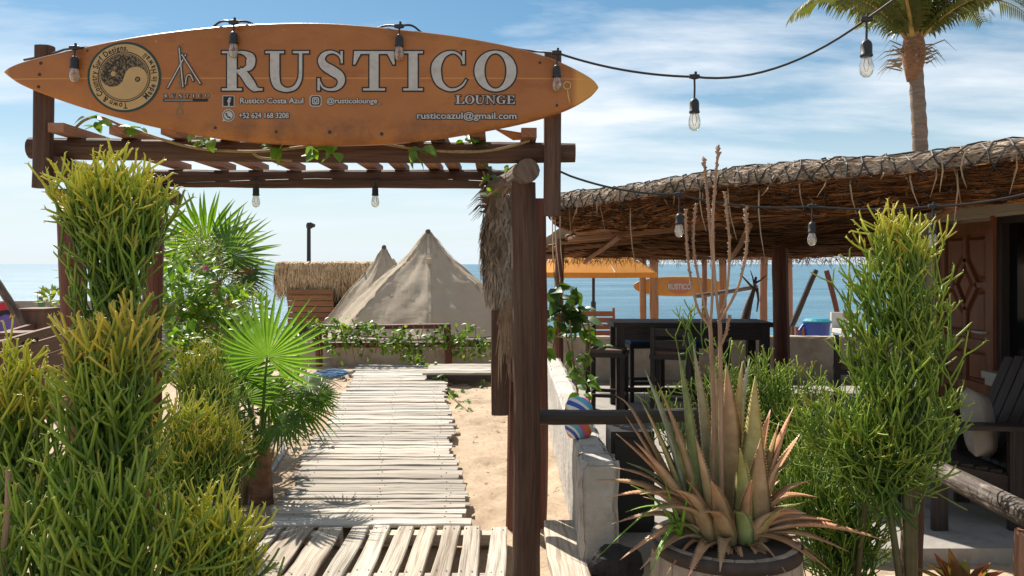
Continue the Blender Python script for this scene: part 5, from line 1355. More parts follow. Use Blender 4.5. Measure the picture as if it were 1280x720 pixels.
# left side: mural wall, planter, leaning pole
mw = thing('mural_wall', 'grey concrete garden wall with purple graffiti at far left', 'wall', (-8.0, 12.6, -0.1))
b = MB(); b.box((0, 0, 0.56), (7.6, 0.16, 1.12)); b.build('wall', m_concrete, mw)
def paint(pts, mat, k):
    b = MB(); b_pts = [P(u, v, 12.515 - 0.002 * k) - mw.location for u, v in pts]; b.face([b.vert(p) for p in b_pts]); b.build('painted_shape', mat, mw)
paint([(-30, 385), (-10, 380), (18, 388), (27, 402), (24, 418), (10, 425), (-30, 425)], m_graffiti_p, 1)
paint([(-12, 386), (0, 379), (12, 376), (22, 381), (25, 388), (12, 385), (0, 391)], m_graffiti_r, 2)
paint([(-12, 393), (2, 388), (14, 387), (26, 391), (22, 394), (6, 393), (-8, 399)], m_graffiti_b, 3)
paint([(13, 388), (16, 391), (20, 391), (17, 394), (19, 399), (15, 396), (11, 398), (13, 394)], m_graffiti_y, 4)
paint([(48, 371), (53, 370), (54, 384), (49, 385)], m_graffiti_t, 2); paint([(63, 390), (72, 386), (76, 396), (64, 398)], m_graffiti_t, 2)
pn = thing('timber_planter', 'brown timber planter box with square posts at the left edge', 'planter', (P(20, 430, 6).x, 6.0, -0.08))
m_planter = material('planter_wood', (0.12, 0.062, 0.042), (0.175, 0.098, 0.068), scale=(20, 1.5, 1), rough=0.75, coord='UV', bump=0.4, bscale=(60, 3, 1))
def pb(name, u0, v0, d0, u1, v1, d1_, w_, t_): b = MB(); b.beam(P(u0, v0, d0) - pn.location, P(u1, v1, d1_) - pn.location, w_, t_); b.build(name, m_planter, pn)
pb('top_board', -60, 448, 4.9, 84, 406, 6.9, 0.035, 0.05); pb('top_board', -40, 432, 5.9, 60, 402, 7.4, 0.04, 0.05); pb('top_board', 55, 398, 7.4, 100, 396, 7.4, 0.05, 0.05)
for k in range(5): pb('side_board', -60, 470 + k * 26, 4.92, 84, 424 + k * 19, 6.92, 0.03, 0.115)
for (u, v, d_, w_) in ((48, 388, 7.2, 0.25), (20, 418, 6.2, 0.22)):
    p = P(u, v, d_) - pn.location; b = MB(); b.box((p.x, p.y, p.z - 0.45), (w_, w_, 0.9)); b.box((p.x, p.y, p.z + 0.012), (w_ * 1.04, w_ * 1.04, 0.02)); b.build('post', m_planter, pn)
loose_log('leaning_pole', 'grey-brown pole leaning over the planter at the left edge', 'pole', P(30, 413, 7.0), P(-12, 340, 7.0), 0.035, m_greylog, 91)

# ------------------------------------------------------------------ pencil-stemmed firestick plants
def pencil_plant(label, base, lobes, r, seg, seed, group='firestick shrubs with pencil-thin stems'):
    """lobes: (anchor, centre, radii, count, tip colour, yellowness); stems fork again and again in wide Ys"""
    q_ = random.Random(seed); t = thing('firestick_shrub', label, 'shrub', base, group); o0 = Vector(base)
    bt = MB(); b = MB()
    G0 = (0.065, 0.14, 0.02); G1 = (0.25, 0.375, 0.042)
    def rdir(d_, ang, az):
        o = d_.orthogonal().normalized(); o.rotate(Quaternion(d_, az))
        return (d_ * math.cos(ang) + o * math.sin(ang)).normalized()
    def grow(p, d_, L, rr, lev, c0, tipc, yy):
        """one stem and the forks above it"""
        bend = q_.uniform(0.05, 0.5); up = Vector((q_.uniform(-.25, .25), q_.uniform(-.25, .25), 1.0))
        c1 = mixc(c0, G1, q_.uniform(0.0, 0.5)) if lev > 0 else mixc(mixc(c0, G1, 0.6), tipc, yy)
        p1 = p + d_ * (L * 0.45); d2 = (d_ + up * bend * 0.5).normalized(); p2 = p1 + d2 * (L * 0.35); d3 = (d2 + up * bend * 0.4).normalized(); p3 = p2 + d3 * (L * 0.2)
        if lev == 0: c0 = mixc(c0, tipc, 0.45 * yy)
        b.tube([p, p1, p2, p3, p3 + d3 * rr * 0.8], [rr, rr * q_.uniform(.9, 1), rr * 0.88, rr * 0.82, rr * 0.3], 5, False, [c0, mixc(c0, c1, .4), mixc(c0, c1, .75), c1, c1])
        if lev > 0:
            az = q_.uniform(0, 6.283); n = q_.choice((2, 2, 2, 3, 3))
            for k in range(n):
                if lev == 1 and q_.random() < 0.12: continue
                grow(p3 if q_.random() < .8 else p2, rdir(d3, q_.uniform(0.30, 0.72), az + k * 6.283 / n + q_.uniform(-.4, .4)), L * q_.uniform(0.5, 0.98), rr * 0.9, lev - 1, c1, tipc, yy)
        elif yy > 0.3:
            for n_ in range(q_.choice((2, 3, 3))):
                dd = rdir(d3, q_.uniform(.6, 1.1), q_.uniform(0, 6.28)); b.tube([p3, p3 + dd * rr * q_.uniform(2, 4)], [rr * 0.55, rr * 0.2], 3, False, [c1, mixc(c1, (0.85, 0.7, 0.3), .5)])
    for (anc, cen, rad, cnt, tipc, yel) in lobes:
        anc = Vector(anc) - o0; cen = Vector(cen) - o0
        bt.tube([Vector((anc.x * 0.2, anc.y * 0.2, 0)), anc * 0.5 + Vector((anc.x * -.05, 0, 0)), anc, anc.lerp(cen, 0.8)], [r * 4.2, r * 3.4, r * 2.6, r * 1.6], 7, True, [(0.12, 0.10, 0.05)] * 2 + [(0.10, 0.12, 0.04), G0])
        for i in range(int(cnt * 0.86)):
            while True:
                v = Vector((q_.uniform(-1, 1), q_.uniform(-1, 1), q_.uniform(-1, 1)))
                if v.length <= 1 and v.length > q_.random() * 0.75: break
            ko = q_.uniform(1.15, 1.45) if q_.random() < 0.12 else q_.uniform(0.8, 1.06)
            p = cen + Vector((v.x * rad[0], v.y * rad[1], v.z * rad[2])) * ko; rel = v.z
            dirv = (p - anc); dirv = dirv.normalized() if dirv.length > .01 else Vector((0, 0, 1))
            d_ = (dirv * 0.8 + Vector((0, 0, 0.35)) + Vector((q_.uniform(-.45, .45), q_.uniform(-.45, .45), q_.uniform(-.25, .2)))).normalized()
            yy = max(0, min(1, yel + 0.08 + 0.6 * rel + q_.uniform(-.25, .25)))
            tc_ = tipc if q_.random() < 0.82 else mixc(tipc, (0.60, 0.24, 0.05), q_.random() * .7)
            base_c = mixc(G0, G1, max(0, min(1, 0.24 + 0.3 * min(1, yel) + rel * 0.35 + q_.uniform(-.35, .3))))
            kb = q_.uniform(0.5, 1.25); base_c = tuple(x * kb for x in base_c)
            L = seg * q_.uniform(0.6, 1.15); st = p - d_ * L * 1.75
            if q_.random() < 0.5:                                       # limb joining the spray to the shrub's stem
                ax = anc.lerp(cen, q_.uniform(0.1, 0.6)); mid_ = ax.lerp(st, 0.55) - Vector((0, 0, 0.12 * (ax - st).length))
                b.tube([ax, mid_, st], [r * 1.5, r * 1.35, r * 1.15], 5, False, [G0, G0, base_c])
            grow(st, d_, L, r * q_.uniform(0.75, 1.12), 2 if q_.random() < 0.75 else 1, base_c, tc_, yy)
    bt.build('trunk', m_pencil, t, smooth=True); b.build('pencil_stems', m_pencil, t, smooth=True, kind='stuff')
    return t
YE = (0.74, 0.68, 0.07); OR = (0.74, 0.56, 0.07); YG = (0.42, 0.52, 0.055)
def lobe(u, v, d_, ru, rv, cnt, tipc=YE, yel=0.5, au=None, av=None, rd=None):
    k = d_ / F; c = P(u, v, d_); a = P(au if au is not None else u, av if av is not None else v + rv * 0.9, d_)
    return (a, c, (ru * k, (rd or ru * 0.8) * k, rv * k), cnt, tipc, yel)
def gb(u, d_): return Vector(((u - 640) * d_ / F, d_, -0.08))
pencil_plant('tall firestick shrub with yellow tips covering the left pergola post', gb(150, 2.75), [
    lobe(135, 245, 2.75, 66, 40, 120, YE, 0.85, 145, 330), lobe(145, 310, 2.75, 56, 55, 64, YG, 0.12, 150, 400), lobe(148, 378, 2.75, 56, 50, 56, YG, 0.0, 150, 450), lobe(215, 270, 2.8, 26, 30, 8, YG, 0.0, 160, 340)], 0.0053, 0.130, 1)
pencil_plant('firestick shrub with orange tips in the middle of the left bed', gb(150, 2.3), [
    lobe(142, 446, 2.35, 54, 40, 70, OR, 0.55, 140, 540), lobe(135, 515, 2.3, 62, 60, 50, YG, 0.05, 130, 620), lobe(105, 595, 2.3, 80, 60, 46, YG, 0.0, 120, 700)], 0.0057, 0.150, 2)
pencil_plant('firestick shrub with golden tips cut by the left picture edge', gb(10, 2.3), [
    lobe(22, 490, 2.4, 58, 48, 66, YE, 0.7, 15, 580), lobe(10, 570, 2.4, 70, 60, 44, YG, 0.05, 10, 660)], 0.0053, 0.140, 3)
pencil_plant('low dark firestick with long loose stems in the bottom left corner', gb(90, 2.0), [
    lobe(50, 675, 2.05, 95, 60, 60, YG, 0.1, 60, 780), lobe(160, 670, 2.1, 80, 60, 56, YG, 0.1, 150, 780)], 0.0052, 0.180, 4)
pencil_plant('firestick shrub with red and yellow tips beside the pallet', gb(245, 2.2), [
    lobe(245, 675, 2.25, 58, 56, 92, YE, 0.6, 240, 790), lobe(290, 705, 2.3, 30, 44, 34, YE, 0.45, 270, 800)], 0.0048, 0.140, 5)
pencil_plant('fine-stemmed yellow firestick beside the sand path', gb(235, 3.6), [
    lobe(240, 550, 3.6, 58, 46, 210, YE, 0.8, 235, 620), lobe(288, 565, 3.7, 26, 34, 60, YE, 0.6, 270, 620), lobe(230, 600, 3.5, 60, 40, 70, YG, 0.2, 230, 660)], 0.0040, 0.110, 6)
pencil_plant('small yellow-tipped firestick behind, left of the fan palm', gb(255, 5.0), [
    lobe(252, 462, 5.0, 40, 40, 110, YE, 0.55, 252, 540), lobe(262, 500, 4.8, 46, 34, 60, YG, 0.2, 258, 560)], 0.0045, 0.120, 7)
pencil_plant('tall upright firestick shrub with yellow crown before the carved door', gb(1140, 3.2), [
    lobe(1128, 300, 3.2, 46, 34, 75, YE, 0.75, 1135, 400), lobe(1118, 360, 3.2, 60, 50, 66, YG, 0.35, 1135, 450), lobe(1122, 440, 3.2, 72, 60, 84, YG, 0.2, 1135, 540), lobe(1165, 410, 3.2, 30, 60, 18, YG, 0.25, 1145, 500), lobe(1070, 370, 3.2, 34, 60, 9, YG, 0.2, 1130, 500), lobe(1120, 520, 3.2, 85, 50, 90, YG, 0.25, 1130, 590), lobe(1095, 575, 3.2, 75, 40, 60, YG, 0.2, 1110, 620)], 0.0046, 0.120, 8)
pencil_plant('sprawling thin green firestick hanging over the railing post', gb(1060, 3.5), [
    lobe(1070, 540, 3.3, 90, 60, 100, YG, 0.3, 1080, 560), lobe(1105, 575, 3.2, 72, 46, 70, YG, 0.4, 1090, 560), lobe(1025, 610, 3.5, 66, 80, 140, YG, 0.0, 1040, 680), lobe(1050, 690, 3.5, 62, 50, 90, YG, 0.0, 1050, 740), lobe(1075, 640, 3.4, 48, 46, 60, YG, 0.1, 1070, 690)], 0.0036, 0.120, 9)
pencil_plant('bushy green firestick behind the aloe flower stalks', gb(960, 4.4), [
    lobe(925, 470, 4.4, 62, 46, 90, YG, 0.35, 940, 560), lobe(990, 500, 4.3, 52, 52, 90, YG, 0.2, 970, 580), lobe(980, 590, 4.2, 66, 80, 150, YG, 0.0, 970, 660), lobe(858, 405, 4.4, 22, 26, 6, YG, 0.1, 870, 460), lobe(840, 520, 4.6, 36, 50, 30, YG, 0.05, 860, 600)], 0.0043, 0.120, 10)

# ------------------------------------------------------------------ fan palms
def fan_leaf_mesh(Rl, nseg, span, seed, droop, mat=m_fan):
    r = random.Random(seed); b = MB(); dth = math.radians(span) / nseg
    for k in range(nseg):
        th = -math.radians(span) / 2 + (k + 0.5) * dth; Lk = Rl * (0.80 + 0.2 * math.cos(th * 0.55)) * r.uniform(0.93, 1.05)
        dr = droop * r.uniform(0.4, 2.4); tw = r.uniform(-.06, .06)
        rows = []
        for s in (0.03, 0.3, 0.5, 0.68, 0.86, 1.0):
            rr = Lk * s; hw = math.tan(dth / 2) * rr if s <= 0.5 else math.tan(dth / 2) * Lk * 0.5 * (1 - (s - 0.5) / 0.5) ** 0.8
            fold = hw * 0.75
            z = -dr * Rl * s * s * s + 0.12 * Rl * s * (1 - s)
            c = Vector((math.sin(th + tw * s) * rr, math.cos(th + tw * s) * rr, z)); pr = Vector((math.cos(th), -math.sin(th), 0))
            rows.append((b.vert(c - pr * hw), b.vert(c + Vector((0, 0, fold))), b.vert(c + pr * hw)))
        for a, c in zip(rows, rows[1:]):
            b.face((a[0], a[1], c[1], c[0])); b.face((a[1], a[2], c[2], c[1]))
    return b.mesh('leaf', mat)
def fan_palm(label, base, crown, leaves, Rl, seed, trunk_r=0.07):
    t = thing('fan_palm', label, 'palm', base, 'fan palms in the left bed'); o0 = Vector(base); cr0 = Vector(crown) - o0
    b = MB(); b.tube([(0, 0, -0.05), cr0 * 0.5, cr0], [trunk_r * 1.2, trunk_r, trunk_r * 0.9], 9, wob=0.1); b.build('trunk', m_husk, t)
    for i, (hub, up, nrm, sc, dro, mat) in enumerate(leaves):
        hub = Vector(hub) - o0; y_ = Vector(up).normalized(); z_ = Vector(nrm); z_ = (z_ - y_ * z_.dot(y_)).normalized(); x_ = y_.cross(z_)
        M4 = Matrix((x_, y_, z_)).transposed().to_4x4(); M4.translation = hub
        o = put('leaf', fan_leaf_mesh(Rl * sc, 34, 280, seed + i, dro, mat or m_fan), t); o.matrix_local = M4
        b = MB(); b.tube([cr0 + Vector((0, 0, -0.03)), cr0.lerp(hub, 0.55) + Vector((0, 0, 0.06)), hub], [0.014, 0.010, 0.008], 6); b.build('leaf_stalk', m_leaf, t, smooth=True)
m_fan_dry = material('dry_fan_leaf', (0.30, 0.15, 0.06), (0.22, 0.10, 0.05), scale=(4, 4, 4), rough=0.8, transl=0.2)
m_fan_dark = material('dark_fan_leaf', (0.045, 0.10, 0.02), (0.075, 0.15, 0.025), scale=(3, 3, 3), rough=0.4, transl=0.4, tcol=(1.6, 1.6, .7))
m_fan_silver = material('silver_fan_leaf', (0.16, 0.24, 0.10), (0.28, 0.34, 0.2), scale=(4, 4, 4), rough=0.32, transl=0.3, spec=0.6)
D = 5.6
fan_palm('young fan palm with bright green star leaf beside the boardwalk', gb(326, D), P(326, 560, D), [
    (P(334, 446, D), (0.10, -0.10, 1), (0.15, -1, 0.25), 0.96, 0.14, None),
    (P(296, 470, D + .12), (-0.35, 0.1, 0.9), (-.25, -1, .3), 0.85, 0.2, None), (P(375, 512, D - .15), (0.9, -0.1, 0.05), (0.1, -.6, .8), 0.55, 0.35, None),
    (P(300, 500, D + .1), (-0.5, 0.2, 0.8), (-.1, -1, .5), 0.8, 0.2, None),
    (P(338, 500, D + .15), (0.6, 0.3, 0.5), (0.0, -.7, .8), 0.6, 0.25, m_fan),
    (P(385, 478, D + .3), (0.9, 0.3, 0.12), (0.1, -.35, 1), 0.50, 0.4, m_fan_silver),
    (P(398, 494, D - .1), (0.5, -0.1, -0.8), (0.5, -.9, .3), 0.36, 0.25, m_fan_dark),
    (P(352, 530, D - .3), (0.9, -0.2, -0.1), (0.1, -.5, .9), 0.52, 0.25, m_fan),
    (P(280, 535, D - .1), (-0.8, -0.1, 0.3), (-.2, -.6, .8), 0.7, 0.4, None),
    (P(340, 540, D - .1), (0.2, -0.5, 0.3), (0, -.6, .8), 0.55, 0.3, m_fan_dark)], 0.5, 50)
D = 8.2
fan_palm('taller fan palm with brown dead fronds rising behind the shrubs', gb(272, D), P(268, 352, D), [
    (P(258, 306, D), (-0.15, 0.1, 1), (0.2, -1, 0.2), 1.0, 0.1, None),
    (P(288, 320, D - .05), (0.55, 0.0, 0.8), (0.1, -1, 0.3), 0.85, 0.15, m_fan),
    (P(232, 322, D + .1), (-0.7, 0.2, 0.7), (0, -1, 0.3), 0.8, 0.15, None),
    (P(298, 345, D - .1), (0.9, 0, 0.15), (0, -0.8, 0.6), 0.6, 0.3, m_fan_dark),
    (P(300, 352, D - .1), (0.8, -.1, 0.25), (0, -1, 0.2), 0.42, 0.2, m_fan_dry), (P(292, 372, D - .15), (0.8, -.1, -0.5), (0.2, -1, 0.3), 0.42, 0.3, m_fan_dry),
    (P(262, 335, D - .2), (0.0, -.6, 0.7), (0, -.7, -.4), 0.6, 0.2, m_fan_dark)], 0.62, 70)

# ------------------------------------------------------------------ leafy shrubs and vines
def leaf_mesh(L, W, seed, mat, fold=0.25, curl=0.15):
    b = MB(); r = random.Random(seed); rows = []
    for s, w in ((0, 0.05), (0.14, 0.62), (0.32, 1.0), (0.55, 0.92), (0.8, 0.5), (1.0, 0.03)):
        z = -curl * L * s * s; hw = W / 2 * w
        rows.append((b.vert((-hw, L * s, z + hw * fold)), b.vert((0, L * s, z)), b.vert((hw, L * s, z + hw * fold))))
    for a, c in zip(rows, rows[1:]): b.face((a[0], a[1], c[1], c[0])); b.face((a[1], a[2], c[2], c[1]))
    return b.mesh('leaf', mat, True)
def add_leaf(b, p, d_, n_, L, W, c, fold=0.25):
    y_ = Vector(d_).normalized(); z_ = Vector(n_); z_ = (z_ - y_ * z_.dot(y_)); z_ = z_.normalized() if z_.length > 1e-4 else y_.orthogonal().normalized(); x_ = y_.cross(z_)
    b.cur = c; pr = None
    for s, w in ((0, 0.06), (0.3, 0.9), (0.6, 0.85), (1.0, 0.04)):
        hw = W / 2 * w; q_ = p + y_ * (L * s) - z_ * (0.12 * L * s * s)
        cu = (b.vert(q_ - x_ * hw + z_ * hw * fold), b.vert(q_), b.vert(q_ + x_ * hw + z_ * hw * fold))
        if pr: b.face((pr[0], pr[1], cu[1], cu[0])); b.face((pr[1], pr[2], cu[2], cu[1]))
        pr = cu
def leafy_shrub(label, base, lobes, L, W, cA, cB, seed, group=None, flowers=()):
    q_ = random.Random(seed); t = thing('leafy_shrub', label, 'shrub', base, group); o0 = Vector(base); b = MB(); bt = MB()
    for (c, rad, cnt) in lobes:
        c = Vector(c) - o0
        for k in range(max(3, cnt // 40)):
            v = Vector((q_.gauss(0, .5), q_.gauss(0, .5), q_.gauss(0, .5))); e_ = c + Vector((v.x * rad[0], v.y * rad[1], v.z * rad[2]))
            bt.tube([Vector((e_.x * .15, e_.y * .15, 0)), e_ * 0.5 + Vector((q_.uniform(-.05, .05), 0, 0)), e_], [0.014, 0.009, 0.003], 5)
        for i in range(cnt):
            while True:
                v = Vector((q_.uniform(-1, 1), q_.uniform(-1, 1), q_.uniform(-1, 1)))
                if 0.25 * q_.random() < v.length <= 1: break
            p = c + Vector((v.x * rad[0], v.y * rad[1], v.z * rad[2]))
            d_ = (v * 0.8 + Vector((q_.uniform(-1, 1), q_.uniform(-1, 1), q_.uniform(-.5, .8)))); n_ = Vector((q_.uniform(-.6, .6), q_.uniform(-.8, .3), 1))
            add_leaf(b, p, d_, n_, L * q_.uniform(.6, 1.2), W * q_.uniform(.7, 1.2), mixc(cA, cB, q_.random()))
    bt.build('stems', m_vine_stem, t); b.build('foliage', m_leaf_var, t, kind='stuff')
    for f_ in flowers:
        bb = MB()
        for k in range(9):
            a = 6.28 * k / 9; add_leaf(bb, Vector(f_) - o0, Vector((math.cos(a), -0.4, math.sin(a) * .5)), Vector((0, -1, .4)), 0.032, 0.024, (1, 1, 1))
        bb.build('flower', m_pink, t)
def ls(u, v, d_, ru, rv, cnt): k = d_ / F; return (P(u, v, d_), (ru * k, ru * k * 0.8, rv * k), cnt)
leafy_shrub('bright broad-leaved shrub with a pink flower behind the left pergola post', gb(240, 6.4), [ls(225, 390, 6.2, 40, 60, 260), ls(262, 405, 6.4, 46, 42, 230), ls(300, 395, 6.8, 38, 34, 170), ls(225, 440, 5.6, 34, 36, 130), ls(235, 345, 6.6, 34, 30, 120)], 0.10, 0.055, (0.09, 0.19, 0.02), (0.20, 0.32, 0.035), 31, None, [P(258, 335, 6.5)])
leafy_shrub('dense olive green round shrub in front of the taller palm', gb(255, 7.2), [ls(245, 315, 7.2, 34, 34, 700), ls(262, 355, 7.1, 44, 36, 800), ls(300, 380, 7.2, 36, 28, 400)], 0.055, 0.012, (0.10, 0.14, 0.025), (0.20, 0.24, 0.05), 32)
leafy_shrub('low dark green undergrowth along the sand beneath the fan palm', gb(300, 5.5), [ls(285, 565, 5.2, 44, 34, 240), ls(300, 510, 6.0, 50, 40, 260), ls(360, 480, 7.5, 40, 22, 160), ls(330, 440, 8.5, 60, 34, 260)], 0.085, 0.035, (0.05, 0.10, 0.018), (0.12, 0.19, 0.03), 33)
leafy_shrub('loose green plant growing against the mural wall', gb(66, 8.6), [ls(64, 375, 8.6, 14, 12, 40), ls(80, 345, 8.6, 6, 8, 14)], 0.12, 0.05, (0.12, 0.20, 0.025), (0.28, 0.30, 0.05), 34)

leafA = [leaf_mesh(0.085, 0.062, i, m_leaf, curl=0.1 + 0.1 * i) for i in range(3)]
leafD = [leaf_mesh(0.13, 0.085, i, m_leaf_dark, curl=0.15 + 0.12 * i) for i in range(3)]
leafG = [leaf_mesh(0.13, 0.085, i, m_leaf, curl=0.15 + 0.12 * i) for i in range(3)]
def place_leaf(t, me, p, d_, n_, sc):
    y_ = Vector(d_).normalized(); z_ = Vector(n_); z_ = (z_ - y_ * z_.dot(y_)).normalized(); x_ = y_.cross(z_)
    M4 = Matrix((x_ * sc, y_ * sc, z_ * sc)).transposed().to_4x4(); M4.translation = p
    o = put('leaf', me, t); o.matrix_local = M4; return o
def vine(label, stems, clusters, meshes, r=0.007, seed=0, sc=1.0):
    q_ = random.Random(seed); t = thing('vine', label, 'vine', stems[0][0]); o0 = Vector(stems[0][0])
    for s in stems:
        b = MB(); b.tube([Vector(p) - o0 for p in spline([tuple(x) for x in s], 5)], [r] * ((len(s) - 1) * 5 + 1), 6); b.build('stem', m_vine_stem, t, smooth=True)
    for (c, spread, n_) in clusters:
        for k in range(n_):
            p = Vector(c) - o0 + Vector((q_.uniform(-1, 1), q_.uniform(-.6, .6), q_.uniform(-1, 1))) * spread
            place_leaf(t, q_.choice(meshes), p, Vector((q_.uniform(-1, 1), q_.uniform(-.8, .3), q_.uniform(-.9, .4))), Vector((q_.uniform(-.6, .6), q_.uniform(-.9, .2), 1)), sc * q_.uniform(.7, 1.15))
    return t
d = 3.93
vine('leafy creeper trailing along the front log beam of the pergola', [[P(92, 162, d + .05), P(106, 150, d), P(125, 146, d), P(155, 158, d - .03), P(190, 170, d - .05), P(230, 182, d - .06), P(270, 188, d - .06), P(330, 189, d - .06), P(385, 183, d - .04), P(440, 181, d - .04)], [P(480, 180, d - .03), P(520, 186, d - .07), P(575, 190, d - .07), P(620, 187, d - .07), P(662, 176, d - .06)], [P(315, 190, d - .05), P(325, 197, d - .05), P(345, 199, d - .06), P(365, 201, d - .05)]],
     [(P(110, 150, d), 0.03, 3), (P(122, 154, d - .02), 0.035, 5), (P(170, 162, d - .04), 0.035, 5), (P(250, 174, d), 0.04, 5), (P(258, 180, d - .05), 0.03, 3), (P(345, 192, d - .08), 0.035, 5), (P(385, 186, d - .08), 0.03, 4), (P(415, 186, d - .08), 0.04, 5), (P(523, 189, d - .09), 0.03, 6), (P(575, 172, d + .02), 0.045, 5), (P(598, 178, d + .02), 0.05, 6)], leafA, seed=1, sc=0.9)
vine('small creeper twisted round the grey side log of the pergola', [[P(610, 245, 4.6), P(622, 236, 4.5), P(634, 230, 4.35), P(628, 244, 4.4), P(640, 224, 4.2), P(632, 216, 4.3), P(645, 206, 4.25)], [P(600, 232, 4.9), P(606, 222, 4.8), P(604, 214, 4.8)]],
     [(P(610, 216, 4.7), 0.035, 8), (P(614, 222, 4.7), 0.03, 5), (P(636, 208, 4.3), 0.03, 7), (P(615, 240, 4.45), 0.02, 3)], leafA, seed=2, sc=0.62, r=0.006)
dv = 5.6
vine('large dark-leaved climber hanging right of the entrance post', [[P(700, 350, dv), P(705, 400, dv), P(712, 440, dv), P(722, 470, dv), P(722, 490, dv)], [P(692, 340, dv), P(700, 380, dv), P(694, 420, dv), P(688, 450, dv)], [P(715, 380, dv), P(730, 410, dv), P(735, 450, dv)]],
     [(P(704, 372, dv), 0.10, 26), (P(716, 398, dv), 0.10, 24), (P(697, 400, dv), 0.07, 12)], leafD, seed=3, sc=0.95)
vine('pale green trailing shoots hanging over the low white wall', [[P(712, 400, 5.5), P(716, 440, 5.5), P(720, 480, 5.5), P(724, 500, 5.5)], [P(735, 400, 5.5), P(738, 430, 5.5), P(730, 470, 5.5)]],
     [(P(690, 418, 5.5), 0.05, 7), (P(722, 436, 5.5), 0.09, 14), (P(744, 425, 5.5), 0.06, 6), (P(726, 478, 5.5), 0.06, 8), (P(718, 455, 5.5), 0.05, 5), (P(728, 493, 5.5), 0.03, 3), (P(686, 438, 5.5), 0.04, 4)], leafG, seed=4, sc=0.72)
vine('creeper running down onto the sand beside the boardwalk', [[P(532, 455, 12.3), P(545, 470, 11.5), P(556, 486, 10.6), P(570, 500, 9.8), P(585, 514, 9.15)]],
     [(P(540, 462, 11.9) + Vector((0, 0, .04)), 0.09, 10), (P(550, 478, 11.0) + Vector((0, 0, .03)), 0.08, 12), (P(560, 490, 10.4) + Vector((0, 0, .03)), 0.08, 12), (P(570, 499, 9.9) + Vector((0, 0, .03)), 0.09, 14), (P(582, 510, 9.3) + Vector((0, 0, .03)), 0.07, 12), (P(606, 480, 10.9), 0.07, 8)], leafA, seed=5, sc=0.95, r=0.008)
# vines over the garden railing (small leaves, joined)
q_ = random.Random(77); gv = thing('railing_vine', 'bright green vine clambering over the railing before the tents', 'vine', P(480, 430, 12.85)); b = MB(); bs_ = MB()
for (u, v, ru, rv, n_) in ((418, 410, 14, 10, 46), (440, 418, 18, 20, 80), (455, 408, 14, 8, 36), (470, 420, 14, 16, 40), (497, 430, 22, 16, 80), (520, 438, 16, 12, 50), (545, 420, 16, 18, 60), (575, 428, 18, 16, 70), (600, 432, 16, 14, 60), (505, 415, 14, 8, 24), (395, 412, 12, 14, 40), (415, 425, 12, 14, 30), (587, 412, 12, 10, 24), (525, 455, 6, 5, 10)):
    for i in range(n_):
        p = P(u + q_.gauss(0, .55) * ru, v + q_.gauss(0, .55) * rv, 12.85 + q_.uniform(-.12, .12)) - gv.location
        add_leaf(b, p, Vector((q_.uniform(-1, 1), q_.uniform(-.8, .3), q_.uniform(-.9, .5))), Vector((q_.uniform(-.6, .6), q_.uniform(-.9, .2), 1)), q_.uniform(.07, .11), q_.uniform(.055, .085), mixc((0.08, 0.17, 0.02), (0.2, 0.32, 0.035), q_.random()))
for k in range(16):
    u = 400 + k * 13; bs_.tube([P(u, 407, 12.92) - gv.location, P(u + q_.uniform(-8, 8), 425, 12.85) - gv.location, P(u + q_.uniform(-14, 14), q_.uniform(432, 455), 12.88) - gv.location], 0.008, 4)
b.build('foliage', m_leaf_var, gv, kind='stuff'); bs_.build('stems', m_vine_stem, gv)

# ------------------------------------------------------------------ aloe in a half barrel
DA = 3.2; ac = P(907, 664, DA)
bar = thing('barrel_planter', 'half wine barrel planter with iron hoop holding the aloe', 'planter', (ac.x, DA, ac.z - 0.55))
RB = 0.292
ns = 22
for k in range(ns):
    a0 = 6.28319 * k / ns + 0.006; a1 = 6.28319 * (k + 1) / ns - 0.006; b = MB(); rows = []
    for z, rr in ((0, 0.235), (0.2, 0.285), (0.4, 0.295), (0.53, RB - .008)):
        rows.append([b.vert((math.cos(a) * q2, math.sin(a) * q2, z)) for a, q2 in ((a0, rr - .025), (a0, rr), ((a0 + a1) / 2, rr + .002), (a1, rr), (a1, rr - .025))])
    for r0_, r1_ in zip(rows, rows[1:]):
        for m_ in range(5): b.face((r0_[m_], r0_[(m_ + 1) % 5], r1_[(m_ + 1) % 5], r1_[m_]))
    b.face(rows[-1]); b.build('stave', m_barrel, bar)
for z, rr in ((0.525, RB - .003), (0.10, 0.265)):
    b = MB(); b.lathe([(rr - .004, z - 0.045), (rr + .004, z - 0.045), (rr + .006, z + .0), (rr - .002, z + 0.004)], (0, 0, 0), 44); b.build('hoop', m_iron, bar, smooth=True)
b = MB(); b.lathe([(0.272, 0.47), (0.15, 0.50), (0, 0.51)], (0, 0, 0), 24); b.build('soil', m_soil, bar)
alo = thing('aloe_plant', 'large reddish spiny aloe with tall dead flower stalks in barrel', 'aloe', (ac.x, DA, ac.z - 0.05))
qa = random.Random(9); o0 = alo.location
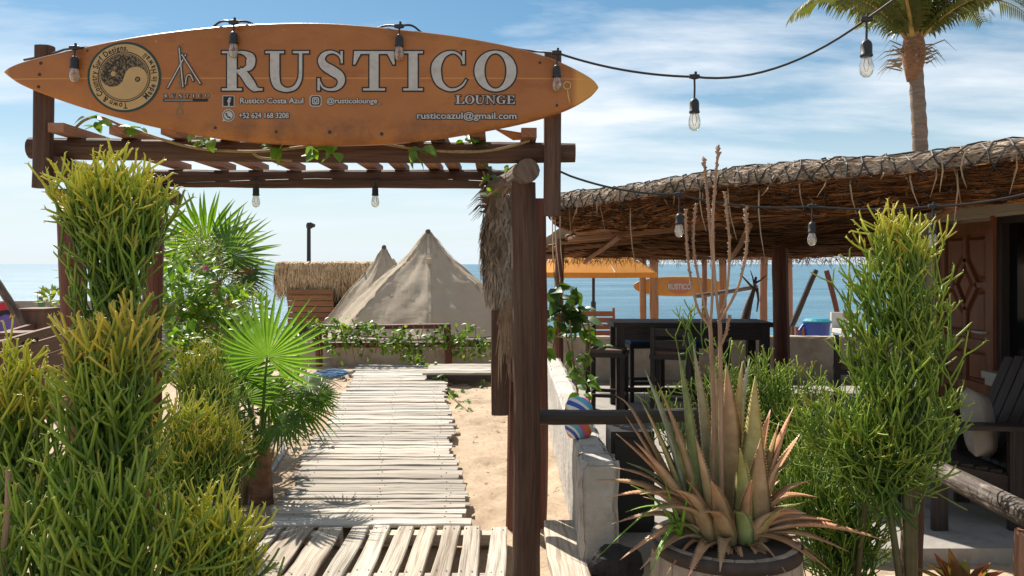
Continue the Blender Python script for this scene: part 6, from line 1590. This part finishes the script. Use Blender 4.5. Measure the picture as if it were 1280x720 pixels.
def aloe_leaf(base, tip, w, cA, cB, bow=0.10, hook=0.0, spines=True, th=0.30, side=None):
    base = Vector(base) - o0; tip = Vector(tip) - o0; d_ = tip - base; L = d_.length
    perp = Vector((0, 0, 1)) - d_.normalized() * d_.normalized().z
    out = Vector((d_.x, d_.y, 0)); out = out.normalized() if out.length > .02 else Vector((0, -1, 0))
    pts = []; n = 11
    for i in range(n + 1):
        t = i / n; p = base + d_ * t + (Vector((0, 0, 1)) * 0.9 - out * 0.5) * (bow * L * math.sin(math.pi * t) * (0.6 if d_.z > L * .85 else 1))
        if hook and t > 0.8: p += Vector((-.3 if d_.x < 0 else .3, 0, -1)) * hook * (t - 0.8) ** 2 * 25 * L * 0.1
        pts.append(p)
    b = MB(); rows = []; sp = []
    up_ref = (Vector((0, 0, 1)) * 0.4 - out) if d_.z > 0.5 * L else Vector((0, 0, 1))
    for i, p in enumerate(pts):
        t = i / n; tan = (pts[min(n, i + 1)] - pts[max(0, i - 1)]).normalized()
        x_ = tan.cross(up_ref).normalized(); z_ = x_.cross(tan)
        hw = w / 2 * (0.8 + 0.5 * t if t < 0.25 else 0.925) * (1 - max(0, (t - 0.15) / 0.85) ** 1.25) + 0.0016
        b.cur = mixc(cA, cB, min(1, t * 1.2 + qa.uniform(-.08, .08)))
        prof_ = [(-1, 0.30), (-.55, 0.02), (0, -0.10), (.55, 0.02), (1, 0.30), (.6, -0.25), (0, -0.42), (-.6, -0.25)]
        rows.append([b.vert(p + x_ * (a * hw) + z_ * (c * hw * 1.1)) for a, c in prof_])
        if 0.08 < t < 0.95: sp.append((p, tan, x_, z_, hw))
    for r0_, r1_ in zip(rows, rows[1:]):
        for k in range(8): b.face((r0_[k], r0_[(k + 1) % 8], r1_[(k + 1) % 8], r1_[k]))
    b.face(rows[-1])
    if spines:
        b.cur = mixc(cB, (0.55, 0.35, 0.2), 0.6)
        for (p, tan, x_, z_, hw), (p2, _, x2_, z2_, hw2) in zip(sp, sp[1:]):
            for k in range(3):
                f_ = k / 3; pp = p.lerp(p2, f_); h = lerp(hw, hw2, f_)
                for sg_ in (-1, 1):
                    e_ = pp + x_ * sg_ * h + z_ * h * 0.33
                    i0 = b.vert(e_ - tan * 0.004); i1 = b.vert(e_ + tan * 0.004); i2 = b.vert(e_ + x_ * sg_ * 0.007 + tan * 0.003); b.face((i0, i1, i2))
    return b.build('leaf', m_aloe, alo, smooth=True)
BR = (0.52, 0.33, 0.19); GR = (0.30, 0.37, 0.15); PK = (0.68, 0.36, 0.21); OL = (0.50, 0.47, 0.17); GY = (0.46, 0.48, 0.34)
big = [(745, 600, .02, 38, BR), (763, 584, .08, 24, BR), (792, 551, .00, 58, PK), (806, 462, .12, 40, GY), (772, 482, .15, 28, BR), (833, 505, .2, 26, BR), (848, 440, .10, 42, GR), (866, 428, .2, 36, GY), (869, 545, -.12, 34, BR), (892, 452, .15, 40, OL), (908, 455, .05, 60, BR), (928, 452, .1, 44, OL), (944, 470, .02, 56, OL), (937, 448, .22, 30, GY), (963, 512, .12, 38, PK), (992, 509, -.02, 48, PK), (951, 548, -.1, 52, BR), (994, 573, .02, 30, GR), (1008, 642, -.16, 60, PK), (1112, 677, -.1, 34, PK), (1020, 702, -.2, 22, PK), (889, 601, -.22, 40, BR), (842, 612, -.18, 42, BR), (920, 640, -.24, 32, GR), (880, 640, -.28, 36, BR), (800, 618, -.1, 24, BR), (810, 640, -.18, 30, BR), (783, 578, .1, 22, GR), (858, 600, -.1, 28, PK), (925, 560, -.15, 36, OL), (975, 600, .05, 26, BR), (770, 542, .05, 34, PK), (782, 520, .1, 32, BR), (800, 498, .06, 36, OL), (758, 622, -.06, 30, PK), (822, 478, .02, 40, BR), (1002, 540, .06, 36, PK), (986, 560, -.06, 40, BR), (1014, 600, -.04, 32, PK), (974, 528, .0, 44, OL), (1045, 652, -.05, 34, PK), (1062, 690, -.12, 28, BR), (1024, 622, .05, 34, PK), (775, 700, -.12, 26, PK), (1040, 715, -.15, 24, PK), (800, 712, -.22, 24, BR), (960, 725, -.3, 24, PK), (900, 715, -.32, 22, BR), (860, 722, -.32, 24, PK), (1000, 630, .1, 24, GR), (940, 600, -.2, 22, PK), (790, 690, -.18, 22, BR), (765, 655, -.05, 26, BR)]
for i, (u, v, dd, w_, c_) in enumerate(big):
    tip = P(u, v, DA + dd); aa = math.atan2(dd, (u - 900) * .0032)
    base = Vector((ac.x + 0.10 * math.cos(aa) + qa.uniform(-.03, .03), DA + 0.09 * math.sin(aa), ac.z - 0.02))
    droop_ = 0.22 if v > 600 else (0.07 if v < 560 else 0.15)
    aloe_leaf(base, tip, w_ * 0.0025, mixc(c_, GR, 0.3 + 0.4 * qa.random()), mixc(c_, PK, 0.6 * qa.random() ** 2), bow=droop_ * qa.uniform(.5, 1.2), hook=(0.6 if (u, v) in ((772, 482),) else 0))
for i in range(10):      # short inner and lower leaves
    aa = qa.uniform(0, 6.283); L = qa.uniform(.14, .34); el = qa.uniform(0.1, 1.0)
    base = Vector((ac.x + math.cos(aa) * .12, DA + math.sin(aa) * .10, ac.z - .03)); tip = base + Vector((math.cos(aa) * math.cos(el), math.sin(aa) * math.cos(el), math.sin(el))) * L
    c_ = qa.choice((BR, PK, GR, OL)); aloe_leaf(base, tip, qa.uniform(.02, .038), mixc(c_, GR, .4), c_, bow=.12)
for i in range(14):      # dead curled leaves spilling over the rim
    aa = qa.uniform(3.3, 6.1); base = Vector((ac.x + math.cos(aa) * .16, DA + math.sin(aa) * .15, ac.z - .02)); tip = base + Vector((math.cos(aa) * .22, math.sin(aa) * .16, -qa.uniform(.02, .16)))
    aloe_leaf(base, tip, qa.uniform(.014, .03), (0.36, .2, .11), (0.45, .26, .15), bow=qa.uniform(.2, .4), spines=False)
BG = (0.16, 0.36, 0.03)
for (u, v, dd, bw, w_) in ((746, 698, -.12, .55, 15), (788, 606, -.05, .12, 18), (828, 595, -.1, .05, 14), (812, 720, -.26, .5, 18), (868, 592, -.12, .05, 20), (782, 640, -.12, .3, 14), (820, 690, -.22, .35, 18)):
    aloe_leaf((P(850, 672, DA - .1)), P(u, v, DA + dd), w_ * .0016, BG, mixc(BG, (0.28, .48, .05), .5), bow=bw, spines=False)
# dead flower stalks
def stalk(pts, r0_, r1_, bracts=True):
    b = MB(); pp = [Vector(p) - o0 for p in spline([tuple(P(u, v, d_)) for u, v, d_ in pts], 6)]; n = len(pp)
    b.tube(pp, [lerp(r0_, r1_, i / (n - 1)) for i in range(n)], 7)
    if bracts:
        for i in range(int(n * .45), n):
            for k in range(7):
                a = qa.uniform(0, 6.28); p = pp[i].lerp(pp[max(0, i - 1)], qa.random()); e_ = Vector((math.cos(a), math.sin(a), .5)) * qa.uniform(.006, .011)
                b.tube([p, p + e_], [0.004, 0.0015], 4)
    b.build('flower_stalk', m_stalk, alo, smooth=True)
stalk([(890, 650, 3.2), (892, 540, 3.2), (889, 430, 3.2), (887, 405, 3.2)], 0.0105, 0.008, False)
stalk([(902, 660, 3.15), (901, 540, 3.15), (900, 420, 3.15), (899, 400, 3.15)], 0.0105, 0.008, False)
stalk([(887, 408, 3.2), (872, 385, 3.2), (862, 340, 3.2), (858, 300, 3.2), (857, 262, 3.2)], 0.0058, 0.0042)
stalk([(888, 408, 3.2), (878, 370, 3.2), (868, 320, 3.2), (867, 290, 3.2), (870, 254, 3.2)], 0.0058, 0.0042)
stalk([(888, 408, 3.2), (891, 340, 3.2), (886, 270, 3.2), (883, 230, 3.2), (880, 198, 3.2)], 0.0062, 0.0048)
stalk([(899, 402, 3.15), (893, 340, 3.15), (891, 280, 3.15), (894, 230, 3.15), (898, 182, 3.15)], 0.0062, 0.0048)
stalk([(899, 402, 3.15), (909, 360, 3.15), (912, 310, 3.15), (909, 270, 3.15), (906, 240, 3.15)], 0.0058, 0.0042)
stalk([(899, 402, 3.15), (920, 365, 3.1), (930, 330, 3.1), (934, 296, 3.1), (932, 264, 3.1)], 0.0058, 0.0042)
stalk([(902, 430, 3.15), (908, 415, 3.1), (912, 395, 3.1)], 0.006, 0.004)
for (u, v) in ((880, 200), (898, 190), (932, 268)):
    b = MB()
    for k in range(9): a = qa.uniform(0, 6.28); p = P(u, v + qa.uniform(-6, 8), 3.17) - o0; b.tube([p, p + Vector((math.cos(a) * .012, math.sin(a) * .01, qa.uniform(.004, .016)))], [0.006, 0.003], 5)
    b.build('seed_head', m_stalk, alo)

# succulent rosette at bottom right
su = thing('red_edged_succulent', 'small reddish green succulent rosette at the foot of the terrace step', 'succulent', P(1203, 745, 3.6)); qs = random.Random(4)
for i in range(34):
    a = qs.uniform(0, 6.28); el = qs.uniform(0.25, 1.4); L = qs.uniform(.10, .17); b = MB()
    dirv = Vector((math.cos(a) * math.cos(el), math.sin(a) * math.cos(el), math.sin(el))); c_ = mixc((0.16, 0.17, 0.03), (0.32, 0.07, 0.04), qs.random())
    add_leaf(b, Vector((math.cos(a) * .05, math.sin(a) * .05, 0.03)), dirv, Vector((-dirv.x, -dirv.y, 1)), L, 0.062, c_, 0.4); b.build('leaf', m_leaf_var, su, smooth=True)
b = MB(); b.lathe([(0.09, -0.22), (0.12, 0.0), (0.125, 0.03), (0.10, 0.03), (0.0, 0.02)], (0, 0, 0), 18); b.build('pot', m_terra, su)
# dry stick in the left foreground
b = MB(); p0 = P(6, 720, 2.0); b.tube([Vector((0, 0, -.7)), P(5, 690, 2.0) - p0, P(9, 640, 2.0) - p0, P(10, 588, 2.0) - p0], [0.009, 0.008, 0.007, 0.006], 7, wob=.12)
tag(b.build('dry_stick', m_stalk, loc=p0), 'bare dry flower stick standing at the left edge', 'stick')

# ------------------------------------------------------------------ coconut palm
DP = 14.0; cp = P(1142, 62, DP)
cpm = thing('coconut_palm', 'tall coconut palm rising behind the thatched roof', 'palm', (P(1147, 330, DP).x, DP, -0.1)); o0 = cpm.location
b = MB(); pts = []; rad = []
for i in range(46):
    t = i / 45; p = Vector((lerp(0.02, cp.x - o0.x, t) + 0.10 * math.sin(t * 3), 0, t * (cp.z - o0.z))); pts.append(p); rad.append(lerp(0.15, 0.115, t) * (1.0 + (0.07 if i % 2 else -0.03)))
b.tube(pts, rad, 12, wob=.04); b.build('trunk', m_trunk, cpm, smooth=True)
b = MB(); cc = cp - o0
b.lathe([(0.11, -0.6), (0.15, -0.4), (0.19, -0.2), (0.19, 0.0), (0.14, 0.25), (0.05, 0.45)], cc + Vector((0, 0, 0.05)), 12); b.build('husk', m_husk, cpm, smooth=True)
qp = random.Random(12); b = MB()
for i in range(60):
    a = qp.uniform(0, 6.28); p = cc + Vector((math.cos(a) * .2, math.sin(a) * .2, qp.uniform(-.35, .1))); L = qp.uniform(.15, .5)
    b.ribbon([p, p + Vector((math.cos(a) * L * .6, math.sin(a) * L * .6, qp.uniform(-.05, .1))), p + Vector((math.cos(a) * L, math.sin(a) * L, -L * .3))], [.03, .02, .004], (0.2, .2, 1), [(0.30, .22, .12)] * 3)
b.build('dead_fibres', m_thatch, cpm, kind='stuff')
def frond(az, el, L, dro, seed, mat=m_coco):
    q2 = random.Random(seed); b = MB(); n = 26
    hd = Vector((math.cos(az), math.sin(az), 0)); pts = []; p = Vector((0, 0, 0)); e_ = el
    for i in range(n + 1):
        pts.append(p.copy()); p = p + (hd * math.cos(e_) + Vector((0, 0, math.sin(e_)))) * (L / n); e_ -= dro / n * (0.5 + 1.3 * i / n)
    b.tube(pts, [lerp(.045, .008, i / n) for i in range(n + 1)], 6, flat=.6)
    rb = b; lf = MB(); side = hd.cross(Vector((0, 0, 1))).normalized()
    for i in range(3, n * 2):
        t = i / (n * 2); k = min(n - 1, int(t * n)); pp = pts[k].lerp(pts[k + 1], t * n - k); tan = (pts[k + 1] - pts[k]).normalized(); nup = side.cross(tan)
        if nup.z < 0: nup = -nup
        ll = 0.78 * math.sin(min(1, t * 1.25 + 0.12) * math.pi) ** 0.6 * L / 2.6 * q2.uniform(.85, 1.1) if t < .75 else 0.78 * L / 2.6 * (1.15 - t) * 1.7 * q2.uniform(.8, 1.05)
        for sg_ in (-1, 1):
            d_ = (side * sg_ * 0.8 + tan * 0.55 + nup * 0.18).normalized(); g_ = Vector((0, 0, -1))
            p1 = pp + d_ * ll * .45 + g_ * ll * .06; p2 = pp + d_ * ll * .78 + g_ * ll * .28; p3 = pp + d_ * ll * .95 + g_ * ll * .55
            lf.ribbon([pp, p1, p2, p3], [.02, .045, .035, .004], (tan + nup * 0.25 * sg_).normalized())
    return rb, lf
def put_frond(az, el, L, dro, seed, mat=m_coco):
    rb, lf = frond(math.radians(az), math.radians(el), L, math.radians(dro), seed, mat)
    o = rb.build('frond_rib', m_yellowbase, cpm, smooth=True); o.location = cc + Vector((math.cos(math.radians(az)) * .1, math.sin(math.radians(az)) * .1, 0.15))
    lf.build('frond_leaflets', mat, o, kind='stuff')
for i, (az, el, L, dro) in enumerate(((182, 55, 2.5, 105), (215, 62, 2.3, 75), (160, 60, 2.3, 95), (0, 52, 2.2, 90), (-35, 60, 2.2, 80), (28, 56, 2.3, 90), (250, 70, 2.2, 60), (300, 68, 2.2, 65), (90, 62, 2.4, 90), (120, 72, 2.2, 60), (60, 70, 2.3, 60), (200, 78, 2.2, 40), (-15, 75, 2.2, 50), (270, 82, 2.2, 40), (235, 50, 1.9, 85), (320, 48, 1.9, 85))):
    put_frond(az, el, L, dro, i, m_coco)

# ------------------------------------------------------------------ things on the sand
b = MB(); hp = spline([tuple(v) for v in (P(350, 548, 7.3), P(354, 562, 7.1), P(345, 582, 6.65), P(328, 602, 6.15), P(310, 618, 5.82), P(285, 632, 5.5))], 8)
hp = [Vector((p[0], p[1], max(ground_z(p[0], p[1]) + 0.012, p[2] if i < 8 else -9) if i < 10 else ground_z(p[0], p[1]) + 0.014)) for i, p in enumerate(hp)]
b.tube([p - hp[0] for p in hp], 0.018, 8)
tag(b.build('garden_hose', m_hose, smooth=True, loc=hp[0]), 'thick grey hose snaking over the sand from the plants', 'hose')
b = MB(); rc = Vector((P(408, 472, 11.85).x, 11.85, ground_z(-2.75, 11.85))); qr = random.Random(3)
pts = []
for i in range(110):
    a = i * 0.42; rr = 0.20 + 0.07 * math.sin(i * .37) + qr.uniform(-.015, .015); pts.append(Vector((math.cos(a) * rr * 1.25, math.sin(a) * rr, 0.012 + 0.02 * (i / 24) + qr.uniform(-.006, .006))))
b.tube(pts, 0.011, 6); tag(b.build('rope_coil', m_rope, loc=rc, smooth=True), 'coil of blue rope lying on sand left of the boardwalk', 'rope')
b = MB(); b.lathe([(0.0, 0.0), (0.10, 0.0), (0.13, 0.2), (0.14, 0.22), (0.12, 0.22), (0.0, 0.18)], (0, 0, 0), 16)
tp = b.build('terracotta_pot', m_terra, loc=gb(322, 6.4) + Vector((0, 0, 0.0))); tag(tp, 'weathered reddish clay pot at the edge of the sand under the palm', 'pot')

# dry leaf bits, twigs and pebbles lying about on the sand
ql = random.Random(88); b = MB()
for i in range(900):
    y_ = ql.uniform(4.3, 12.4); x = ql.uniform(-3.4, 0.36)
    t_ = (y_ - 4.9) / 7.7; cx_ = lerp(-0.875, -1.77, t_)
    if abs(x - cx_) < 0.66 or (y_ < 4.9 and -1.8 < x < 0.4): continue
    z = ground_z(x, y_) + 0.006; c = mixc((0.22, 0.14, 0.08), (0.40, 0.30, 0.2), ql.random()); a = ql.uniform(0, 6.28)
    if ql.random() < 0.6:
        b.cur = c; add_leaf(b, Vector((x, y_, z)), Vector((math.cos(a), math.sin(a), ql.uniform(-.1, .3))), Vector((ql.uniform(-.5, .5), ql.uniform(-.5, .5), 1)), ql.uniform(.012, .045), ql.uniform(.008, .02), c)
    else:
        b.cur = c; L = ql.uniform(.02, .12); b.tube([(x, y_, z), (x + math.cos(a) * L * .5, y_ + math.sin(a) * L * .5, z + ql.uniform(0, .01)), (x + math.cos(a + .3) * L, y_ + math.sin(a + .3) * L, z)], 0.0022, 3)
o = b.build('leaf_litter', m_thatch, kind='stuff'); o['label'] = 'dry leaf bits and twigs scattered over the sand'; o['category'] = 'litter'
